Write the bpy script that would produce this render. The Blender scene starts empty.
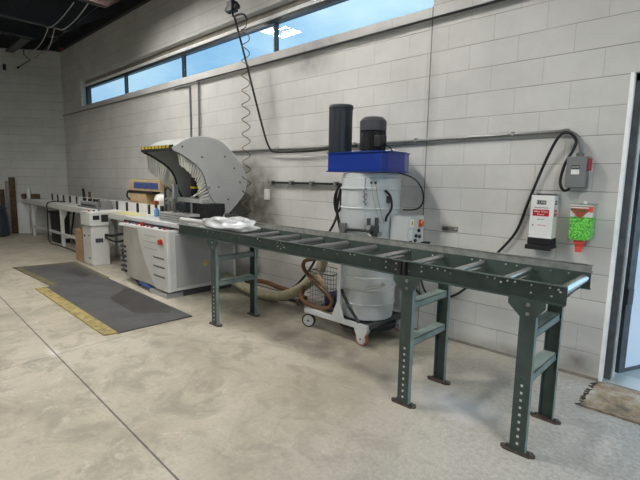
import bpy, bmesh, math, random
from mathutils import Vector, Matrix
random.seed(7)
sc = bpy.context.scene
COL = sc.collection
PI = math.pi
V = Vector

# ------------------------------------------------------------------ materials
def mat(name, col, rough=.5, metal=0., var=0., vscale=6., bump=0., bscale=60., emis=None, estr=0., alpha=None, trans=0., dirt=None, coat=0.):
    m = bpy.data.materials.new(name); m.use_nodes = True
    nt = m.node_tree; N = nt.nodes; L = nt.links
    b = N['Principled BSDF']
    b.inputs['Base Color'].default_value = (*col, 1)
    b.inputs['Roughness'].default_value = rough
    b.inputs['Metallic'].default_value = metal
    if coat: b.inputs['Coat Weight'].default_value = coat
    if trans: b.inputs['Transmission Weight'].default_value = trans
    if alpha is not None: b.inputs['Alpha'].default_value = alpha
    tc = N.new('ShaderNodeTexCoord')
    if var or dirt:
        n = N.new('ShaderNodeTexNoise'); n.inputs['Scale'].default_value = vscale; n.inputs['Detail'].default_value = 6
        L.new(tc.outputs['Object'], n.inputs['Vector'])
        r = N.new('ShaderNodeValToRGB')
        d = dirt or tuple(c*(1-var) for c in col)
        r.color_ramp.elements[0].position = .3; r.color_ramp.elements[0].color = (*d, 1)
        r.color_ramp.elements[1].position = .62; r.color_ramp.elements[1].color = (*[min(1, c*(1+var*.4)) for c in col], 1)
        L.new(n.outputs['Fac'], r.inputs['Fac']); L.new(r.outputs['Color'], b.inputs['Base Color'])
        mr = N.new('ShaderNodeMapRange'); mr.inputs['To Min'].default_value = min(1, rough+.12); mr.inputs['To Max'].default_value = max(.03, rough-.05)
        L.new(n.outputs['Fac'], mr.inputs['Value']); L.new(mr.outputs['Result'], b.inputs['Roughness'])
    if bump:
        n2 = N.new('ShaderNodeTexNoise'); n2.inputs['Scale'].default_value = bscale; n2.inputs['Detail'].default_value = 4
        L.new(tc.outputs['Object'], n2.inputs['Vector'])
        bp = N.new('ShaderNodeBump'); bp.inputs['Strength'].default_value = bump; bp.inputs['Distance'].default_value = .01
        L.new(n2.outputs['Fac'], bp.inputs['Height']); L.new(bp.outputs['Normal'], b.inputs['Normal'])
    if emis:
        b.inputs['Emission Color'].default_value = (*emis, 1); b.inputs['Emission Strength'].default_value = estr
    return m

def block_wall(name, axis, off, stains=(), base=(.60, .593, .572)):
    """painted concrete block: running bond 0.4064 x 0.2032, thin joints, scuffs; stains are (u, z, ru, rz, amount)"""
    m = bpy.data.materials.new(name); m.use_nodes = True
    nt = m.node_tree; N = nt.nodes; L = nt.links; b = N['Principled BSDF']
    g = N.new('ShaderNodeNewGeometry'); s = N.new('ShaderNodeSeparateXYZ'); L.new(g.outputs['Position'], s.inputs[0])
    c = N.new('ShaderNodeCombineXYZ')
    add = N.new('ShaderNodeMath'); add.operation = 'ADD'; add.inputs[1].default_value = off
    L.new(s.outputs[axis], add.inputs[0]); L.new(add.outputs[0], c.inputs[0])
    az = N.new('ShaderNodeMath'); az.operation = 'ADD'; az.inputs[1].default_value = .002
    L.new(s.outputs['Z'], az.inputs[0]); L.new(az.outputs[0], c.inputs[1])
    def brick(ms, smooth):
        t = N.new('ShaderNodeTexBrick'); t.offset = .5; t.squash = 1
        t.inputs['Scale'].default_value = 1; t.inputs['Brick Width'].default_value = .4064; t.inputs['Row Height'].default_value = .2032
        t.inputs['Mortar Size'].default_value = ms; t.inputs['Mortar Smooth'].default_value = smooth
        t.inputs['Color1'].default_value = (1, 1, 1, 1); t.inputs['Color2'].default_value = (.955, .955, .95, 1); t.inputs['Mortar'].default_value = (.76, .755, .74, 1)
        L.new(c.outputs[0], t.inputs['Vector']); return t
    t = brick(.0028, .3)
    # horizontal joints read stronger than the painted-over vertical ones
    hz = N.new('ShaderNodeMath'); hz.operation = 'PINGPONG'; hz.inputs[1].default_value = .1016
    L.new(az.outputs[0], hz.inputs[0])
    hl = N.new('ShaderNodeMath'); hl.operation = 'LESS_THAN'; hl.inputs[1].default_value = .0034
    L.new(hz.outputs[0], hl.inputs[0])
    n0 = N.new('ShaderNodeTexNoise'); n0.inputs['Scale'].default_value = 2.3; n0.inputs['Detail'].default_value = 5
    L.new(c.outputs[0], n0.inputs['Vector'])
    hm = N.new('ShaderNodeMath'); hm.operation = 'MULTIPLY'; L.new(hl.outputs[0], hm.inputs[0])
    nr = N.new('ShaderNodeMapRange'); nr.inputs['From Min'].default_value = .3; nr.inputs['From Max'].default_value = .7; nr.inputs['To Min'].default_value = .15; nr.inputs['To Max'].default_value = .75
    L.new(n0.outputs['Fac'], nr.inputs['Value']); L.new(nr.outputs[0], hm.inputs[1])
    n = N.new('ShaderNodeTexNoise'); n.inputs['Scale'].default_value = 1.6; n.inputs['Detail'].default_value = 9; n.inputs['Roughness'].default_value = .65
    L.new(c.outputs[0], n.inputs['Vector'])
    r = N.new('ShaderNodeValToRGB')
    r.color_ramp.elements[0].position = .28; r.color_ramp.elements[0].color = (*[x*.82 for x in base], 1)
    r.color_ramp.elements[1].position = .6; r.color_ramp.elements[1].color = (*base, 1)
    L.new(n.outputs['Fac'], r.inputs['Fac'])
    mx = N.new('ShaderNodeMix'); mx.data_type = 'RGBA'; mx.blend_type = 'MULTIPLY'; mx.inputs[0].default_value = 1
    L.new(r.outputs['Color'], mx.inputs[6]); L.new(t.outputs['Color'], mx.inputs[7])
    dk = N.new('ShaderNodeMix'); dk.data_type = 'RGBA'
    L.new(hm.outputs[0], dk.inputs[0]); L.new(mx.outputs[2], dk.inputs[6]); dk.inputs[7].default_value = (.17, .165, .16, 1)
    cur = dk.outputs[2]
    for (u, z, ru, rz, am, cl) in stains:
        vs = N.new('ShaderNodeVectorMath'); vs.operation = 'SUBTRACT'; vs.inputs[1].default_value = (u+off, z+.002, 0)
        L.new(c.outputs[0], vs.inputs[0])
        vd = N.new('ShaderNodeVectorMath'); vd.operation = 'MULTIPLY'; vd.inputs[1].default_value = (1/ru, 1/rz, 0); L.new(vs.outputs[0], vd.inputs[0])
        ln = N.new('ShaderNodeVectorMath'); ln.operation = 'LENGTH'; L.new(vd.outputs[0], ln.inputs[0])
        mr = N.new('ShaderNodeMapRange'); mr.inputs['From Min'].default_value = 1; mr.inputs['From Max'].default_value = .1; mr.inputs['To Min'].default_value = 0; mr.inputs['To Max'].default_value = am*1.9
        L.new(ln.outputs['Value'], mr.inputs['Value'])
        nn = N.new('ShaderNodeTexNoise'); nn.inputs['Scale'].default_value = 7; nn.inputs['Detail'].default_value = 8; L.new(c.outputs[0], nn.inputs['Vector'])
        mm = N.new('ShaderNodeMath'); mm.operation = 'MULTIPLY'; mm.use_clamp = True; L.new(mr.outputs[0], mm.inputs[0]); L.new(nn.outputs['Fac'], mm.inputs[1])
        k = N.new('ShaderNodeMix'); k.data_type = 'RGBA'; L.new(mm.outputs[0], k.inputs[0]); L.new(cur, k.inputs[6]); k.inputs[7].default_value = (*cl, 1)
        cur = k.outputs[2]
    L.new(cur, b.inputs['Base Color'])
    b.inputs['Roughness'].default_value = .62
    nb = N.new('ShaderNodeTexNoise'); nb.inputs['Scale'].default_value = 90; nb.inputs['Detail'].default_value = 3; L.new(c.outputs[0], nb.inputs['Vector'])
    bp = N.new('ShaderNodeBump'); bp.inputs['Strength'].default_value = .35; bp.inputs['Distance'].default_value = .004
    L.new(nb.outputs['Fac'], bp.inputs['Height'])
    t2 = brick(.007, 1.0)
    bp2 = N.new('ShaderNodeBump'); bp2.invert = True; bp2.inputs['Strength'].default_value = .35; bp2.inputs['Distance'].default_value = .005
    L.new(t2.outputs['Fac'], bp2.inputs['Height']); L.new(bp.outputs['Normal'], bp2.inputs['Normal']); L.new(bp2.outputs['Normal'], b.inputs['Normal'])
    return m

def floor_mat():
    m = bpy.data.materials.new('concrete_floor'); m.use_nodes = True
    nt = m.node_tree; N = nt.nodes; L = nt.links; b = N['Principled BSDF']
    g = N.new('ShaderNodeNewGeometry'); s = N.new('ShaderNodeSeparateXYZ'); L.new(g.outputs['Position'], s.inputs[0])
    def math_(op, a, bb=None, cc=None, clamp=False):
        k = N.new('ShaderNodeMath'); k.operation = op; k.use_clamp = clamp
        for i, x in enumerate((a, bb, cc)):
            if x is None: continue
            if isinstance(x, (int, float)): k.inputs[i].default_value = x
            else: L.new(x, k.inputs[i])
        return k.outputs[0]
    def noise(sc_, det=6, ro=.6, dist=0):
        n = N.new('ShaderNodeTexNoise'); n.inputs['Scale'].default_value = sc_; n.inputs['Detail'].default_value = det; n.inputs['Roughness'].default_value = ro; n.inputs['Distortion'].default_value = dist
        L.new(g.outputs['Position'], n.inputs['Vector']); return n.outputs['Fac']
    def ramp(f, stops):
        r = N.new('ShaderNodeValToRGB'); e = r.color_ramp.elements
        e[0].position, e[0].color = stops[0][0], (*stops[0][1], 1); e[1].position, e[1].color = stops[-1][0], (*stops[-1][1], 1)
        for p_, c_ in stops[1:-1]:
            x = e.new(p_); x.color = (*c_, 1)
        L.new(f, r.inputs['Fac']); return r.outputs['Color']
    def mix(f, a, bb, bt='MIX'):
        k = N.new('ShaderNodeMix'); k.data_type = 'RGBA'; k.blend_type = bt
        if isinstance(f, (int, float)): k.inputs[0].default_value = f
        else: L.new(f, k.inputs[0])
        for i, x in ((6, a), (7, bb)):
            if isinstance(x, tuple): k.inputs[i].default_value = (*x, 1)
            else: L.new(x, k.inputs[i])
        return k.outputs[2]
    c = ramp(noise(.9, 8, .62, .4), [(.30, (.33, .295, .225)), (.5, (.45, .41, .325)), (.68, (.53, .49, .40))])
    # blotches, scuffs and pale dust
    c = mix(math_('MULTIPLY', ramp_f(N, L, noise(3.1, 8, .7, 1.2), .48, .62), .62), c, (.26, .232, .175))
    c = mix(math_('MULTIPLY', ramp_f(N, L, noise(7.5, 6, .75, .6), .55, .68), .5), c, (.60, .575, .50))
    c = mix(math_('MULTIPLY', ramp_f(N, L, noise(38, 3, .7), .52, .70), .3), c, (.18, .165, .14))
    # towards the right end the slab turns a speckled grey
    gx = N.new('ShaderNodeMapRange'); gx.inputs['From Min'].default_value = 10.6; gx.inputs['From Max'].default_value = 12.6
    L.new(math_('ADD', s.outputs['X'], math_('MULTIPLY', noise(1.3, 4), .9)), gx.inputs['Value'])
    c = mix(math_('MULTIPLY', gx.outputs[0], .85), c, ramp(noise(34, 6, .85), [(.36, (.22, .22, .215)), (.64, (.52, .52, .515))]))
    # stains beside and darker areas under the machines, a pale dust patch by the leg stands
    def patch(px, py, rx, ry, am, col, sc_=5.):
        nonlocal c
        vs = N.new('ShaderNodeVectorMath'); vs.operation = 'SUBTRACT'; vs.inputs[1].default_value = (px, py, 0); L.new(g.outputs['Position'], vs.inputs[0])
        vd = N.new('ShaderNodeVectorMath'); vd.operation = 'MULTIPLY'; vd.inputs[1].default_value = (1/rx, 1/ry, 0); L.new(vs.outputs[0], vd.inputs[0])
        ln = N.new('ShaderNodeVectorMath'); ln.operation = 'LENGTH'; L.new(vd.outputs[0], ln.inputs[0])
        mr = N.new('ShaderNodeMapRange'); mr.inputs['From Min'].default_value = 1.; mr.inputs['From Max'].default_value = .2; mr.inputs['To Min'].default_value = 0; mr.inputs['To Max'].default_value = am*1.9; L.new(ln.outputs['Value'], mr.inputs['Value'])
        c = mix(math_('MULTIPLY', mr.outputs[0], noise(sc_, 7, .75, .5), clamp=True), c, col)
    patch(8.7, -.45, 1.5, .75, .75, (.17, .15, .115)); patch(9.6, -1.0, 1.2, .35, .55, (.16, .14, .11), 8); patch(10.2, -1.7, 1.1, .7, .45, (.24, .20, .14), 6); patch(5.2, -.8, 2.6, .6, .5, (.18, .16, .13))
    patch(11.15, -1.1, .42, .25, .9, (.62, .62, .62), 6); patch(9.1, -1.9, .5, .35, .4, (.22, .19, .14), 9); patch(8.75, -2.0, .16, .1, .7, (.22, .2, .16), 9); patch(8.35, -2.72, .16, .06, .8, (.66, .65, .61), 12)
    patch(7.6, -3.05, .5, .18, .6, (.24, .22, .18), 6); patch(10.9, -2.5, .8, .5, .3, (.26, .22, .16), 7)
    # saw cut joints
    x, y = s.outputs['X'], s.outputs['Y']
    j1 = math_('ABSOLUTE', math_('ADD', y, math_('MULTIPLY_ADD', x, .030, 2.46)))
    j2 = math_('ABSOLUTE', math_('ADD', x, math_('MULTIPLY_ADD', y, .10, -8.145)))
    j3 = math_('ABSOLUTE', math_('SUBTRACT', x, 3.9))
    jw = math_('MULTIPLY_ADD', noise(14, 3), .006, .0025)
    c = mix(math_('MULTIPLY', math_('LESS_THAN', j1, jw), .85), c, (.05, .045, .04))
    c = mix(math_('MULTIPLY', math_('LESS_THAN', j2, math_('MULTIPLY', jw, .75)), .7), c, (.10, .09, .075))
    c = mix(math_('MULTIPLY', math_('LESS_THAN', j3, jw), .5), c, (.12, .11, .095))
    L.new(c, b.inputs['Base Color'])
    rr = N.new('ShaderNodeMapRange'); rr.inputs['To Min'].default_value = .42; rr.inputs['To Max'].default_value = .72
    L.new(noise(2.2), rr.inputs['Value']); L.new(rr.outputs[0], b.inputs['Roughness'])
    bp = N.new('ShaderNodeBump'); bp.inputs['Strength'].default_value = .25; bp.inputs['Distance'].default_value = .004
    L.new(noise(120, 3), bp.inputs['Height']); L.new(bp.outputs['Normal'], b.inputs['Normal'])
    return m
def ramp_f(N, L, f, a, bb):
    mr = N.new('ShaderNodeMapRange'); mr.inputs['From Min'].default_value = a; mr.inputs['From Max'].default_value = bb; mr.clamp = True
    L.new(f, mr.inputs['Value']); return mr.outputs[0]

def glass_mat(name, tint=(.9, .96, 1), gl=1.0):
    m = bpy.data.materials.new(name); m.use_nodes = True
    nt = m.node_tree; N = nt.nodes; L = nt.links; N.remove(N['Principled BSDF'])
    o = N['Material Output']; t = N.new('ShaderNodeBsdfTransparent'); t.inputs[0].default_value = (*tint, 1)
    gg = N.new('ShaderNodeBsdfGlossy'); gg.inputs['Roughness'].default_value = .01
    f = N.new('ShaderNodeLayerWeight'); f.inputs['Blend'].default_value = .5
    pw = N.new('ShaderNodeMath'); pw.operation = 'POWER'; pw.inputs[1].default_value = 5; L.new(f.outputs['Facing'], pw.inputs[0])
    mu = N.new('ShaderNodeMath'); mu.operation = 'MULTIPLY_ADD'; mu.inputs[1].default_value = .96*gl*.5; mu.inputs[2].default_value = .04*gl; mu.use_clamp = True
    L.new(pw.outputs[0], mu.inputs[0])
    x = N.new('ShaderNodeMixShader'); L.new(mu.outputs[0], x.inputs[0]); L.new(t.outputs[0], x.inputs[1]); L.new(gg.outputs[0], x.inputs[2]); L.new(x.outputs[0], o.inputs['Surface'])
    return m

M = dict(
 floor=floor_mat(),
 wall_b=block_wall('painted_block_long', 'X', .4064*100-11.5905+.0, stains=[
     (7.62, 1.20, .62, .80, .75, (.11, .10, .075)), (7.80, .95, .40, .55, .5, (.08, .07, .05)), (7.4, 1.5, .55, .8, .4, (.15, .14, .11)), (7.95, 1.35, .16, .35, .4, (.18, .17, .14)), (8.62, 2.82, .42, .20, .6, (.13, .125, .12)), (8.75, 3.0, .7, .10, .5, (.16, .155, .15)),
     (7.95, 2.35, .25, .6, .35, (.22, .21, .2)), (8.05, .55, .35, .5, .5, (.2, .18, .14)), (10.22, 2.2, .09, .9, .35, (.2, .2, .19)), (10.3, 1.35, .12, .3, .35, (.22, .21, .2)),
     (11.62, .12, .2, .13, .7, (.13, .12, .11)), (10.44, 1.06, .13, .07, .5, (.3, .23, .13)), (11.15, .03, .9, .09, .5, (.17, .14, .10)), (10.7, .5, .5, .25, .2, (.3, .29, .27))]),
 wall_l=block_wall('painted_block_end', 'Y', .4064*40, stains=[(-.6, 2.2, 1.4, .15, .15, (.3, .3, .29))], base=(.56, .56, .53)),
 wall_p=mat('painted_plain', (.36, .355, .34), .7, var=.1, vscale=1.5),
 reveal=mat('bright_painted_reveal', (.93, .93, .92), .6, var=.1, vscale=9),
 ceil=mat('dark_deck', (.11, .112, .12), .7, var=.3, vscale=3),
 joist=mat('dark_joist', (.022, .022, .026), .6), primer=mat('red_brown_primer', (.045, .025, .02), .6, var=.3),
 alu=mat('aluminium_frame', (.62, .62, .60), .4, metal=.6), darkframe=mat('dark_bronze_frame', (.035, .042, .05), .45),
 header=mat('dusty_header', (.26, .235, .20), .7, var=.2, vscale=8), glass=glass_mat('window_glass', (.69, .72, .745), 1.3),
 doorleaf=mat('pale_blue_door_paint', (.74, .78, .88), .35, var=.08, vscale=2), white=mat('white_paint', (.72, .72, .70), .4, var=.06, vscale=8),
 trimg=mat('charcoal_frame_paint', (.075, .08, .088), .45, var=.2, vscale=12, dirt=(.05, .05, .052)),
 green=mat('grey_green_enamel', (.046, .068, .060), .42, var=.22, vscale=9, bump=.08, bscale=25),
 green2=mat('lit_green_enamel', (.19, .245, .225), .45, var=.2, vscale=12),  # paler copy of the green, light from the right put into its colour
 guard=mat('dusty_galvanised_guard', (.27, .28, .265), .5, metal=.35, var=.25, vscale=18),
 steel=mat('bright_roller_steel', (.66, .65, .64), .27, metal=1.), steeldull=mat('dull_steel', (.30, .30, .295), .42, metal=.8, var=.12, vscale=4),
 bolt=mat('zinc_bolt', (.7, .7, .68), .3, metal=.8), black=mat('black_plastic', (.010, .010, .011), .5), rubber=mat('black_rubber', (.011, .011, .012), .75),
 dgrey=mat('dark_grey_metal', (.055, .058, .06), .5, var=.25, vscale=14), mgrey=mat('machine_grey', (.37, .375, .37), .42, var=.08, vscale=5),
 cream=mat('machine_cream_white', (.60, .60, .57), .4, var=.07, vscale=4), cream2=mat('machine_shade_beige', (.48, .455, .41), .45, var=.1, vscale=4),
 hood=mat('hood_grey', (.40, .40, .385), .5, var=.07, vscale=4), hoodin=mat('hood_inner_grey', (.22, .22, .215), .6, var=.1),
 bristle=mat('pale_bristle', (.62, .61, .54), .8), blue=mat('gloss_blue_enamel', (.006, .030, .23), .3, coat=.15),
 navy=mat('navy_grey_enamel', (.013, .019, .027), .5), motor=mat('motor_grey', (.009, .009, .010), .5), cowl=mat('fan_cowl_grey', (.045, .047, .054), .45),
 lgrey=mat('light_grey_enamel', (.50, .53, .54), .32, var=.06, vscale=5, coat=.2), lgrey2=mat('pale_panel', (.56, .58, .58), .4, var=.06), red=mat('signal_red', (.50, .012, .015), .35),
 orange=mat('orange_knob', (.75, .16, .03), .4), yellow=mat('warning_yellow', (.80, .60, .03), .5), label=mat('white_label', (.78, .78, .76), .5),
 amber=mat('rust_brown_hose', (.115, .050, .018), .38, coat=.3, var=.25, vscale=10), creamhose=mat('cream_flex_hose', (.33, .30, .20), .45, var=.15, vscale=14),
 wheel=mat('red_brown_tyre', (.33, .085, .06), .5), hub=mat('pale_wheel_hub', (.55, .54, .52), .45), wire=mat('wire_grey', (.09, .09, .088), .45, metal=.6),
 tan=mat('tan_cloth', (.50, .38, .23), .85, var=.25, vscale=20), darkblue=mat('dark_blue_cloth', (.02, .03, .09), .8), card=mat('brown_cardboard', (.36, .225, .12), .8, var=.1, vscale=8),
 card2=mat('tan_cardboard', (.50, .36, .21), .8, var=.1, vscale=8), printblue=mat('printed_blue', (.05, .085, .26), .5, var=.35, vscale=30), jug=mat('white_plastic_jug', (.78, .78, .76), .35),
 wood=mat('old_brown_timber', (.10, .062, .032), .8, var=.4, vscale=14), woodg=mat('grey_timber', (.26, .25, .235), .8, var=.25, vscale=10), bin=mat('slate_blue_bin', (.030, .042, .058), .5),
 mat1=mat('charcoal_floor_mat', (.082, .080, .080), .75, var=.18, vscale=3, bump=.4, bscale=200), mat2=mat('dark_mat_patch', (.045, .042, .040), .6, var=.2, vscale=4), matedge=mat('faded_mat_edge', (.15, .125, .07), .8, var=.25, vscale=8),
 matyel=mat('yellow_mat_border', (.36, .28, .095), .75, var=.35, vscale=14, dirt=(.20, .165, .08)),
 conduit=mat('grey_conduit', (.17, .17, .165), .4, metal=.5, var=.15), ebox=mat('grey_switch_box', (.17, .18, .185), .45, var=.06), coil=mat('brown_coil_hose', (.14, .09, .035), .4),
 foil=mat('clear_white_wrap', (.52, .53, .54), .22, var=.1, vscale=14, bump=.9, bscale=22, coat=.5), plank=mat('yellow_strip', (.62, .60, .27), .5), whitefab=mat('white_profile', (.70, .70, .69), .35, metal=.2),
 neon=mat('neon_green_plug', (.16, .85, .07), .6), plugred=mat('coral_red_plastic', (.80, .09, .05), .35), clearp=glass_mat('clear_plastic', (.93, .95, .94), 1.6),
 cardred=mat('card_red_brown', (.36, .07, .035), .5, var=.3, vscale=60), cardgreen=mat('card_green', (.03, .22, .05), .5), grate=mat('grate_green', (.09, .11, .095), .6),
 cyan=mat('blue_bottle', (.16, .34, .62), .35), concrete_out=mat('outdoor_concrete', (.42, .42, .41), .85, var=.15, vscale=2), footp=mat('rusty_foot_plate', (.075, .055, .045), .7, var=.4, vscale=30),
)
def doormat_mat():
    m = mat('sandy_worn_doormat', (.26, .215, .165), .95, bump=1.0, bscale=70)
    nt = m.node_tree; N = nt.nodes; L = nt.links; b = N['Principled BSDF']
    tc = N.new('ShaderNodeTexCoord'); n = N.new('ShaderNodeTexNoise'); n.inputs['Scale'].default_value = 5; n.inputs['Detail'].default_value = 8; n.inputs['Roughness'].default_value = .7
    L.new(tc.outputs['Object'], n.inputs['Vector'])
    r = N.new('ShaderNodeValToRGB'); e = r.color_ramp.elements
    e[0].position, e[0].color = .32, (.09, .08, .07, 1); e[1].position, e[1].color = .66, (.50, .465, .42, 1)
    x = e.new(.5); x.color = (.34, .255, .17, 1)
    L.new(n.outputs['Fac'], r.inputs[0])
    n3 = N.new('ShaderNodeTexNoise'); n3.inputs['Scale'].default_value = 90; L.new(tc.outputs['Object'], n3.inputs['Vector'])
    k = N.new('ShaderNodeMix'); k.data_type = 'RGBA'; k.blend_type = 'OVERLAY'; k.inputs[0].default_value = .6
    L.new(r.outputs[0], k.inputs[6]); L.new(n3.outputs['Color'], k.inputs[7]); L.new(k.outputs[2], b.inputs['Base Color'])
    return m
M['doormat'] = doormat_mat(); M['handlered'] = mat('dull_red_handle', (.26, .02, .03), .5); M['dimcable'] = mat('dusty_grey_cable', (.30, .30, .28), .6); M['jointgrey'] = mat('joint_grey', (.20, .195, .185), .8, var=.4, vscale=5)
def plug_mat():
    m = mat('green_foam_plugs', (.2, .85, .1), .6, bump=1., bscale=60)
    nt = m.node_tree; N = nt.nodes; L = nt.links; b = N['Principled BSDF']
    tc = N.new('ShaderNodeTexCoord'); v = N.new('ShaderNodeTexVoronoi'); v.inputs['Scale'].default_value = 75
    L.new(tc.outputs['Object'], v.inputs['Vector'])
    r = N.new('ShaderNodeValToRGB'); e = r.color_ramp.elements; r.color_ramp.interpolation = 'LINEAR'
    e[0].position, e[0].color = .25, (.30, .95, .14, 1); e[1].position, e[1].color = .75, (.05, .40, .03, 1)
    L.new(v.outputs['Distance'], r.inputs[0]); L.new(r.outputs[0], b.inputs['Base Color']); return m
M['plugs'] = plug_mat()

# ------------------------------------------------------------------ geometry helpers (world coordinates)
class G:
    def __init__(s): s.bm = bmesh.new()
    def box(s, a, b, rot=None, piv=None):
        a, b = V(a), V(b); c = (a+b)/2; d = b-a
        r = bmesh.ops.create_cube(s.bm, size=1)
        m = Matrix.Translation(c) @ Matrix.Diagonal((abs(d.x), abs(d.y), abs(d.z), 1))
        if rot: p = V(piv) if piv else c; m = Matrix.Translation(p) @ rot.to_4x4() @ Matrix.Translation(-p) @ m
        bmesh.ops.transform(s.bm, matrix=m, verts=r['verts']); return s
    def cyl(s, p0, p1, r, r2=None, seg=20, caps=True):
        p0, p1 = V(p0), V(p1); d = p1-p0
        q = d.to_track_quat('Z', 'Y').to_matrix().to_4x4()
        o = bmesh.ops.create_cone(s.bm, cap_ends=caps, segments=seg, radius1=r, radius2=r if r2 is None else r2, depth=d.length)
        bmesh.ops.transform(s.bm, matrix=Matrix.Translation((p0+p1)/2) @ q, verts=o['verts']); return s
    def sph(s, c, r, sc_=(1, 1, 1), seg=14):
        o = bmesh.ops.create_uvsphere(s.bm, u_segments=seg, v_segments=max(6, seg//2+1), radius=r)
        bmesh.ops.transform(s.bm, matrix=Matrix.Translation(c) @ Matrix.Diagonal((*sc_, 1)), verts=o['verts']); return s
    def tube(s, pts, r, seg=10, smooth=True, n=6, closed=False):
        P = [V(p) for p in pts]
        if smooth and len(P) > 2:
            Q = []
            for i in range(len(P)-1):
                a = P[max(i-1, 0)]; b = P[i]; c = P[i+1]; d = P[min(i+2, len(P)-1)]
                for k in range(n):
                    t = k/n
                    Q.append(.5*((2*b)+(-a+c)*t+(2*a-5*b+4*c-d)*t*t+(-a+3*b-3*c+d)*t**3))
            Q.append(P[-1]); P = Q
        rings = []; up = None
        for i, p in enumerate(P):
            t = (P[min(i+1, len(P)-1)]-P[max(i-1, 0)]).normalized()
            if up is None: up = V((0, 0, 1)) if abs(t.z) < .9 else V((1, 0, 0))
            x = t.cross(up).normalized(); up = x.cross(t).normalized()
            rr = r(i/(len(P)-1)) if callable(r) else r
            rings.append([s.bm.verts.new(p + x*math.cos(a)*rr + up*math.sin(a)*rr) for a in [2*PI*k/seg for k in range(seg)]])
        for i in range(len(rings)-1):
            for k in range(seg):
                s.bm.faces.new((rings[i][k], rings[i][(k+1) % seg], rings[i+1][(k+1) % seg], rings[i+1][k]))
        s.bm.faces.new(rings[0][::-1]); s.bm.faces.new(rings[-1]); return s
    def prism(s, poly, axis, a, b):
        """poly 2-D in the two other axes (in x,y,z order) pulled along axis from a to b"""
        def mk(p, t):
            if axis == 'x': return (t, p[0], p[1])
            if axis == 'y': return (p[0], t, p[1])
            return (p[0], p[1], t)
        A = [s.bm.verts.new(mk(p, a)) for p in poly]; B = [s.bm.verts.new(mk(p, b)) for p in poly]; n = len(poly)
        s.bm.faces.new(A[::-1]); s.bm.faces.new(B)
        for i in range(n): s.bm.faces.new((A[i], A[(i+1) % n], B[(i+1) % n], B[i]))
        return s
    def lathe(s, c, prof, seg=40, a0=0, a1=2*PI):
        rings = []
        for r, z in prof:
            rings.append([s.bm.verts.new((c[0]+r*math.cos(2*PI*k/seg), c[1]+r*math.sin(2*PI*k/seg), z)) for k in range(seg)])
        for i in range(len(rings)-1):
            for k in range(seg): s.bm.faces.new((rings[i][k], rings[i][(k+1) % seg], rings[i+1][(k+1) % seg], rings[i+1][k]))
        s.bm.faces.new(rings[0][::-1]); s.bm.faces.new(rings[-1]); return s
    def build(s, name, m, parent=None, smooth=False, bevel=0, label=None, loc=None):
        bm = s.bm; bmesh.ops.recalc_face_normals(bm, faces=bm.faces[:])
        if parent is not None: o0 = world_loc(parent)
        elif loc is not None: o0 = V(loc)
        else:
            xs = [v.co for v in bm.verts]; o0 = V(((min(v.x for v in xs)+max(v.x for v in xs))/2, (min(v.y for v in xs)+max(v.y for v in xs))/2, min(v.z for v in xs)))
        for v in bm.verts: v.co -= o0
        me = bpy.data.meshes.new(name); bm.to_mesh(me); bm.free()
        me.materials.append(M[m] if isinstance(m, str) else m)
        if smooth:
            for p in me.polygons: p.use_smooth = True
            try: me.set_sharp_from_angle(angle=math.radians(38))
            except Exception: pass
        o = bpy.data.objects.new(name, me); COL.objects.link(o)
        if parent is not None: o.parent = parent
        else: o.location = o0
        if bevel:
            b = o.modifiers.new('bevel', 'BEVEL'); b.width = bevel; b.segments = 2; b.limit_method = 'ANGLE'; b.harden_normals = False
        if label: o['label'] = label
        return o
def world_loc(o):
    p = V((0, 0, 0))
    while o is not None: p += V(o.location); o = o.parent
    return p
def thing(name, label, cat, loc, group=None):
    o = bpy.data.objects.new(name, None); COL.objects.link(o); o.location = loc; o.empty_display_size = .1
    o['label'] = label; o['category'] = cat
    if group: o['group'] = group
    return o
def tag(o, label, cat, group=None, kind=None):
    o['label'] = label; o['category'] = cat
    if group: o['group'] = group
    if kind: o['kind'] = kind
    return o
def struct(o): o['kind'] = 'structure'; return o
def box(name, a, b, m, parent=None, bevel=0, rot=None, **k): return G().box(a, b, rot).build(name, m, parent, bevel=bevel, **k)
def copy_tree(o, parent=None, delta=(0, 0, 0)):
    c = o.copy(); COL.objects.link(c)
    if parent is not None: c.parent = parent
    else: c.location = V(o.location)+V(delta)
    for ch in [x for x in bpy.data.objects if x.parent == o]: copy_tree(ch, c)
    return c
def text(name, body, size, loc, face, m, parent, depth=.0008, sx=1.0, bold=0):
    """flat lettering; face '-y' reads on surfaces facing the room, '+x' on surfaces facing right"""
    cu = bpy.data.curves.new('t', 'FONT'); cu.body = body; cu.size = size; cu.align_x = 'CENTER'; cu.align_y = 'CENTER'; cu.extrude = depth; cu.offset = bold
    t = bpy.data.objects.new('t', cu); COL.objects.link(t)
    bpy.context.view_layer.update()
    me = bpy.data.meshes.new_from_object(t.evaluated_get(bpy.context.evaluated_depsgraph_get()))
    bpy.data.objects.remove(t)
    R = Matrix.Rotation(PI/2, 4, 'X')
    if face == '+x': R = Matrix.Rotation(PI/2, 4, 'Z') @ R
    me.transform(Matrix.Translation(V(loc)-world_loc(parent)) @ R @ Matrix.Diagonal((sx, 1, 1, 1)))
    me.materials.clear(); me.materials.append(M[m])
    o = bpy.data.objects.new(name, me); COL.objects.link(o); o.parent = parent; return o

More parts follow.
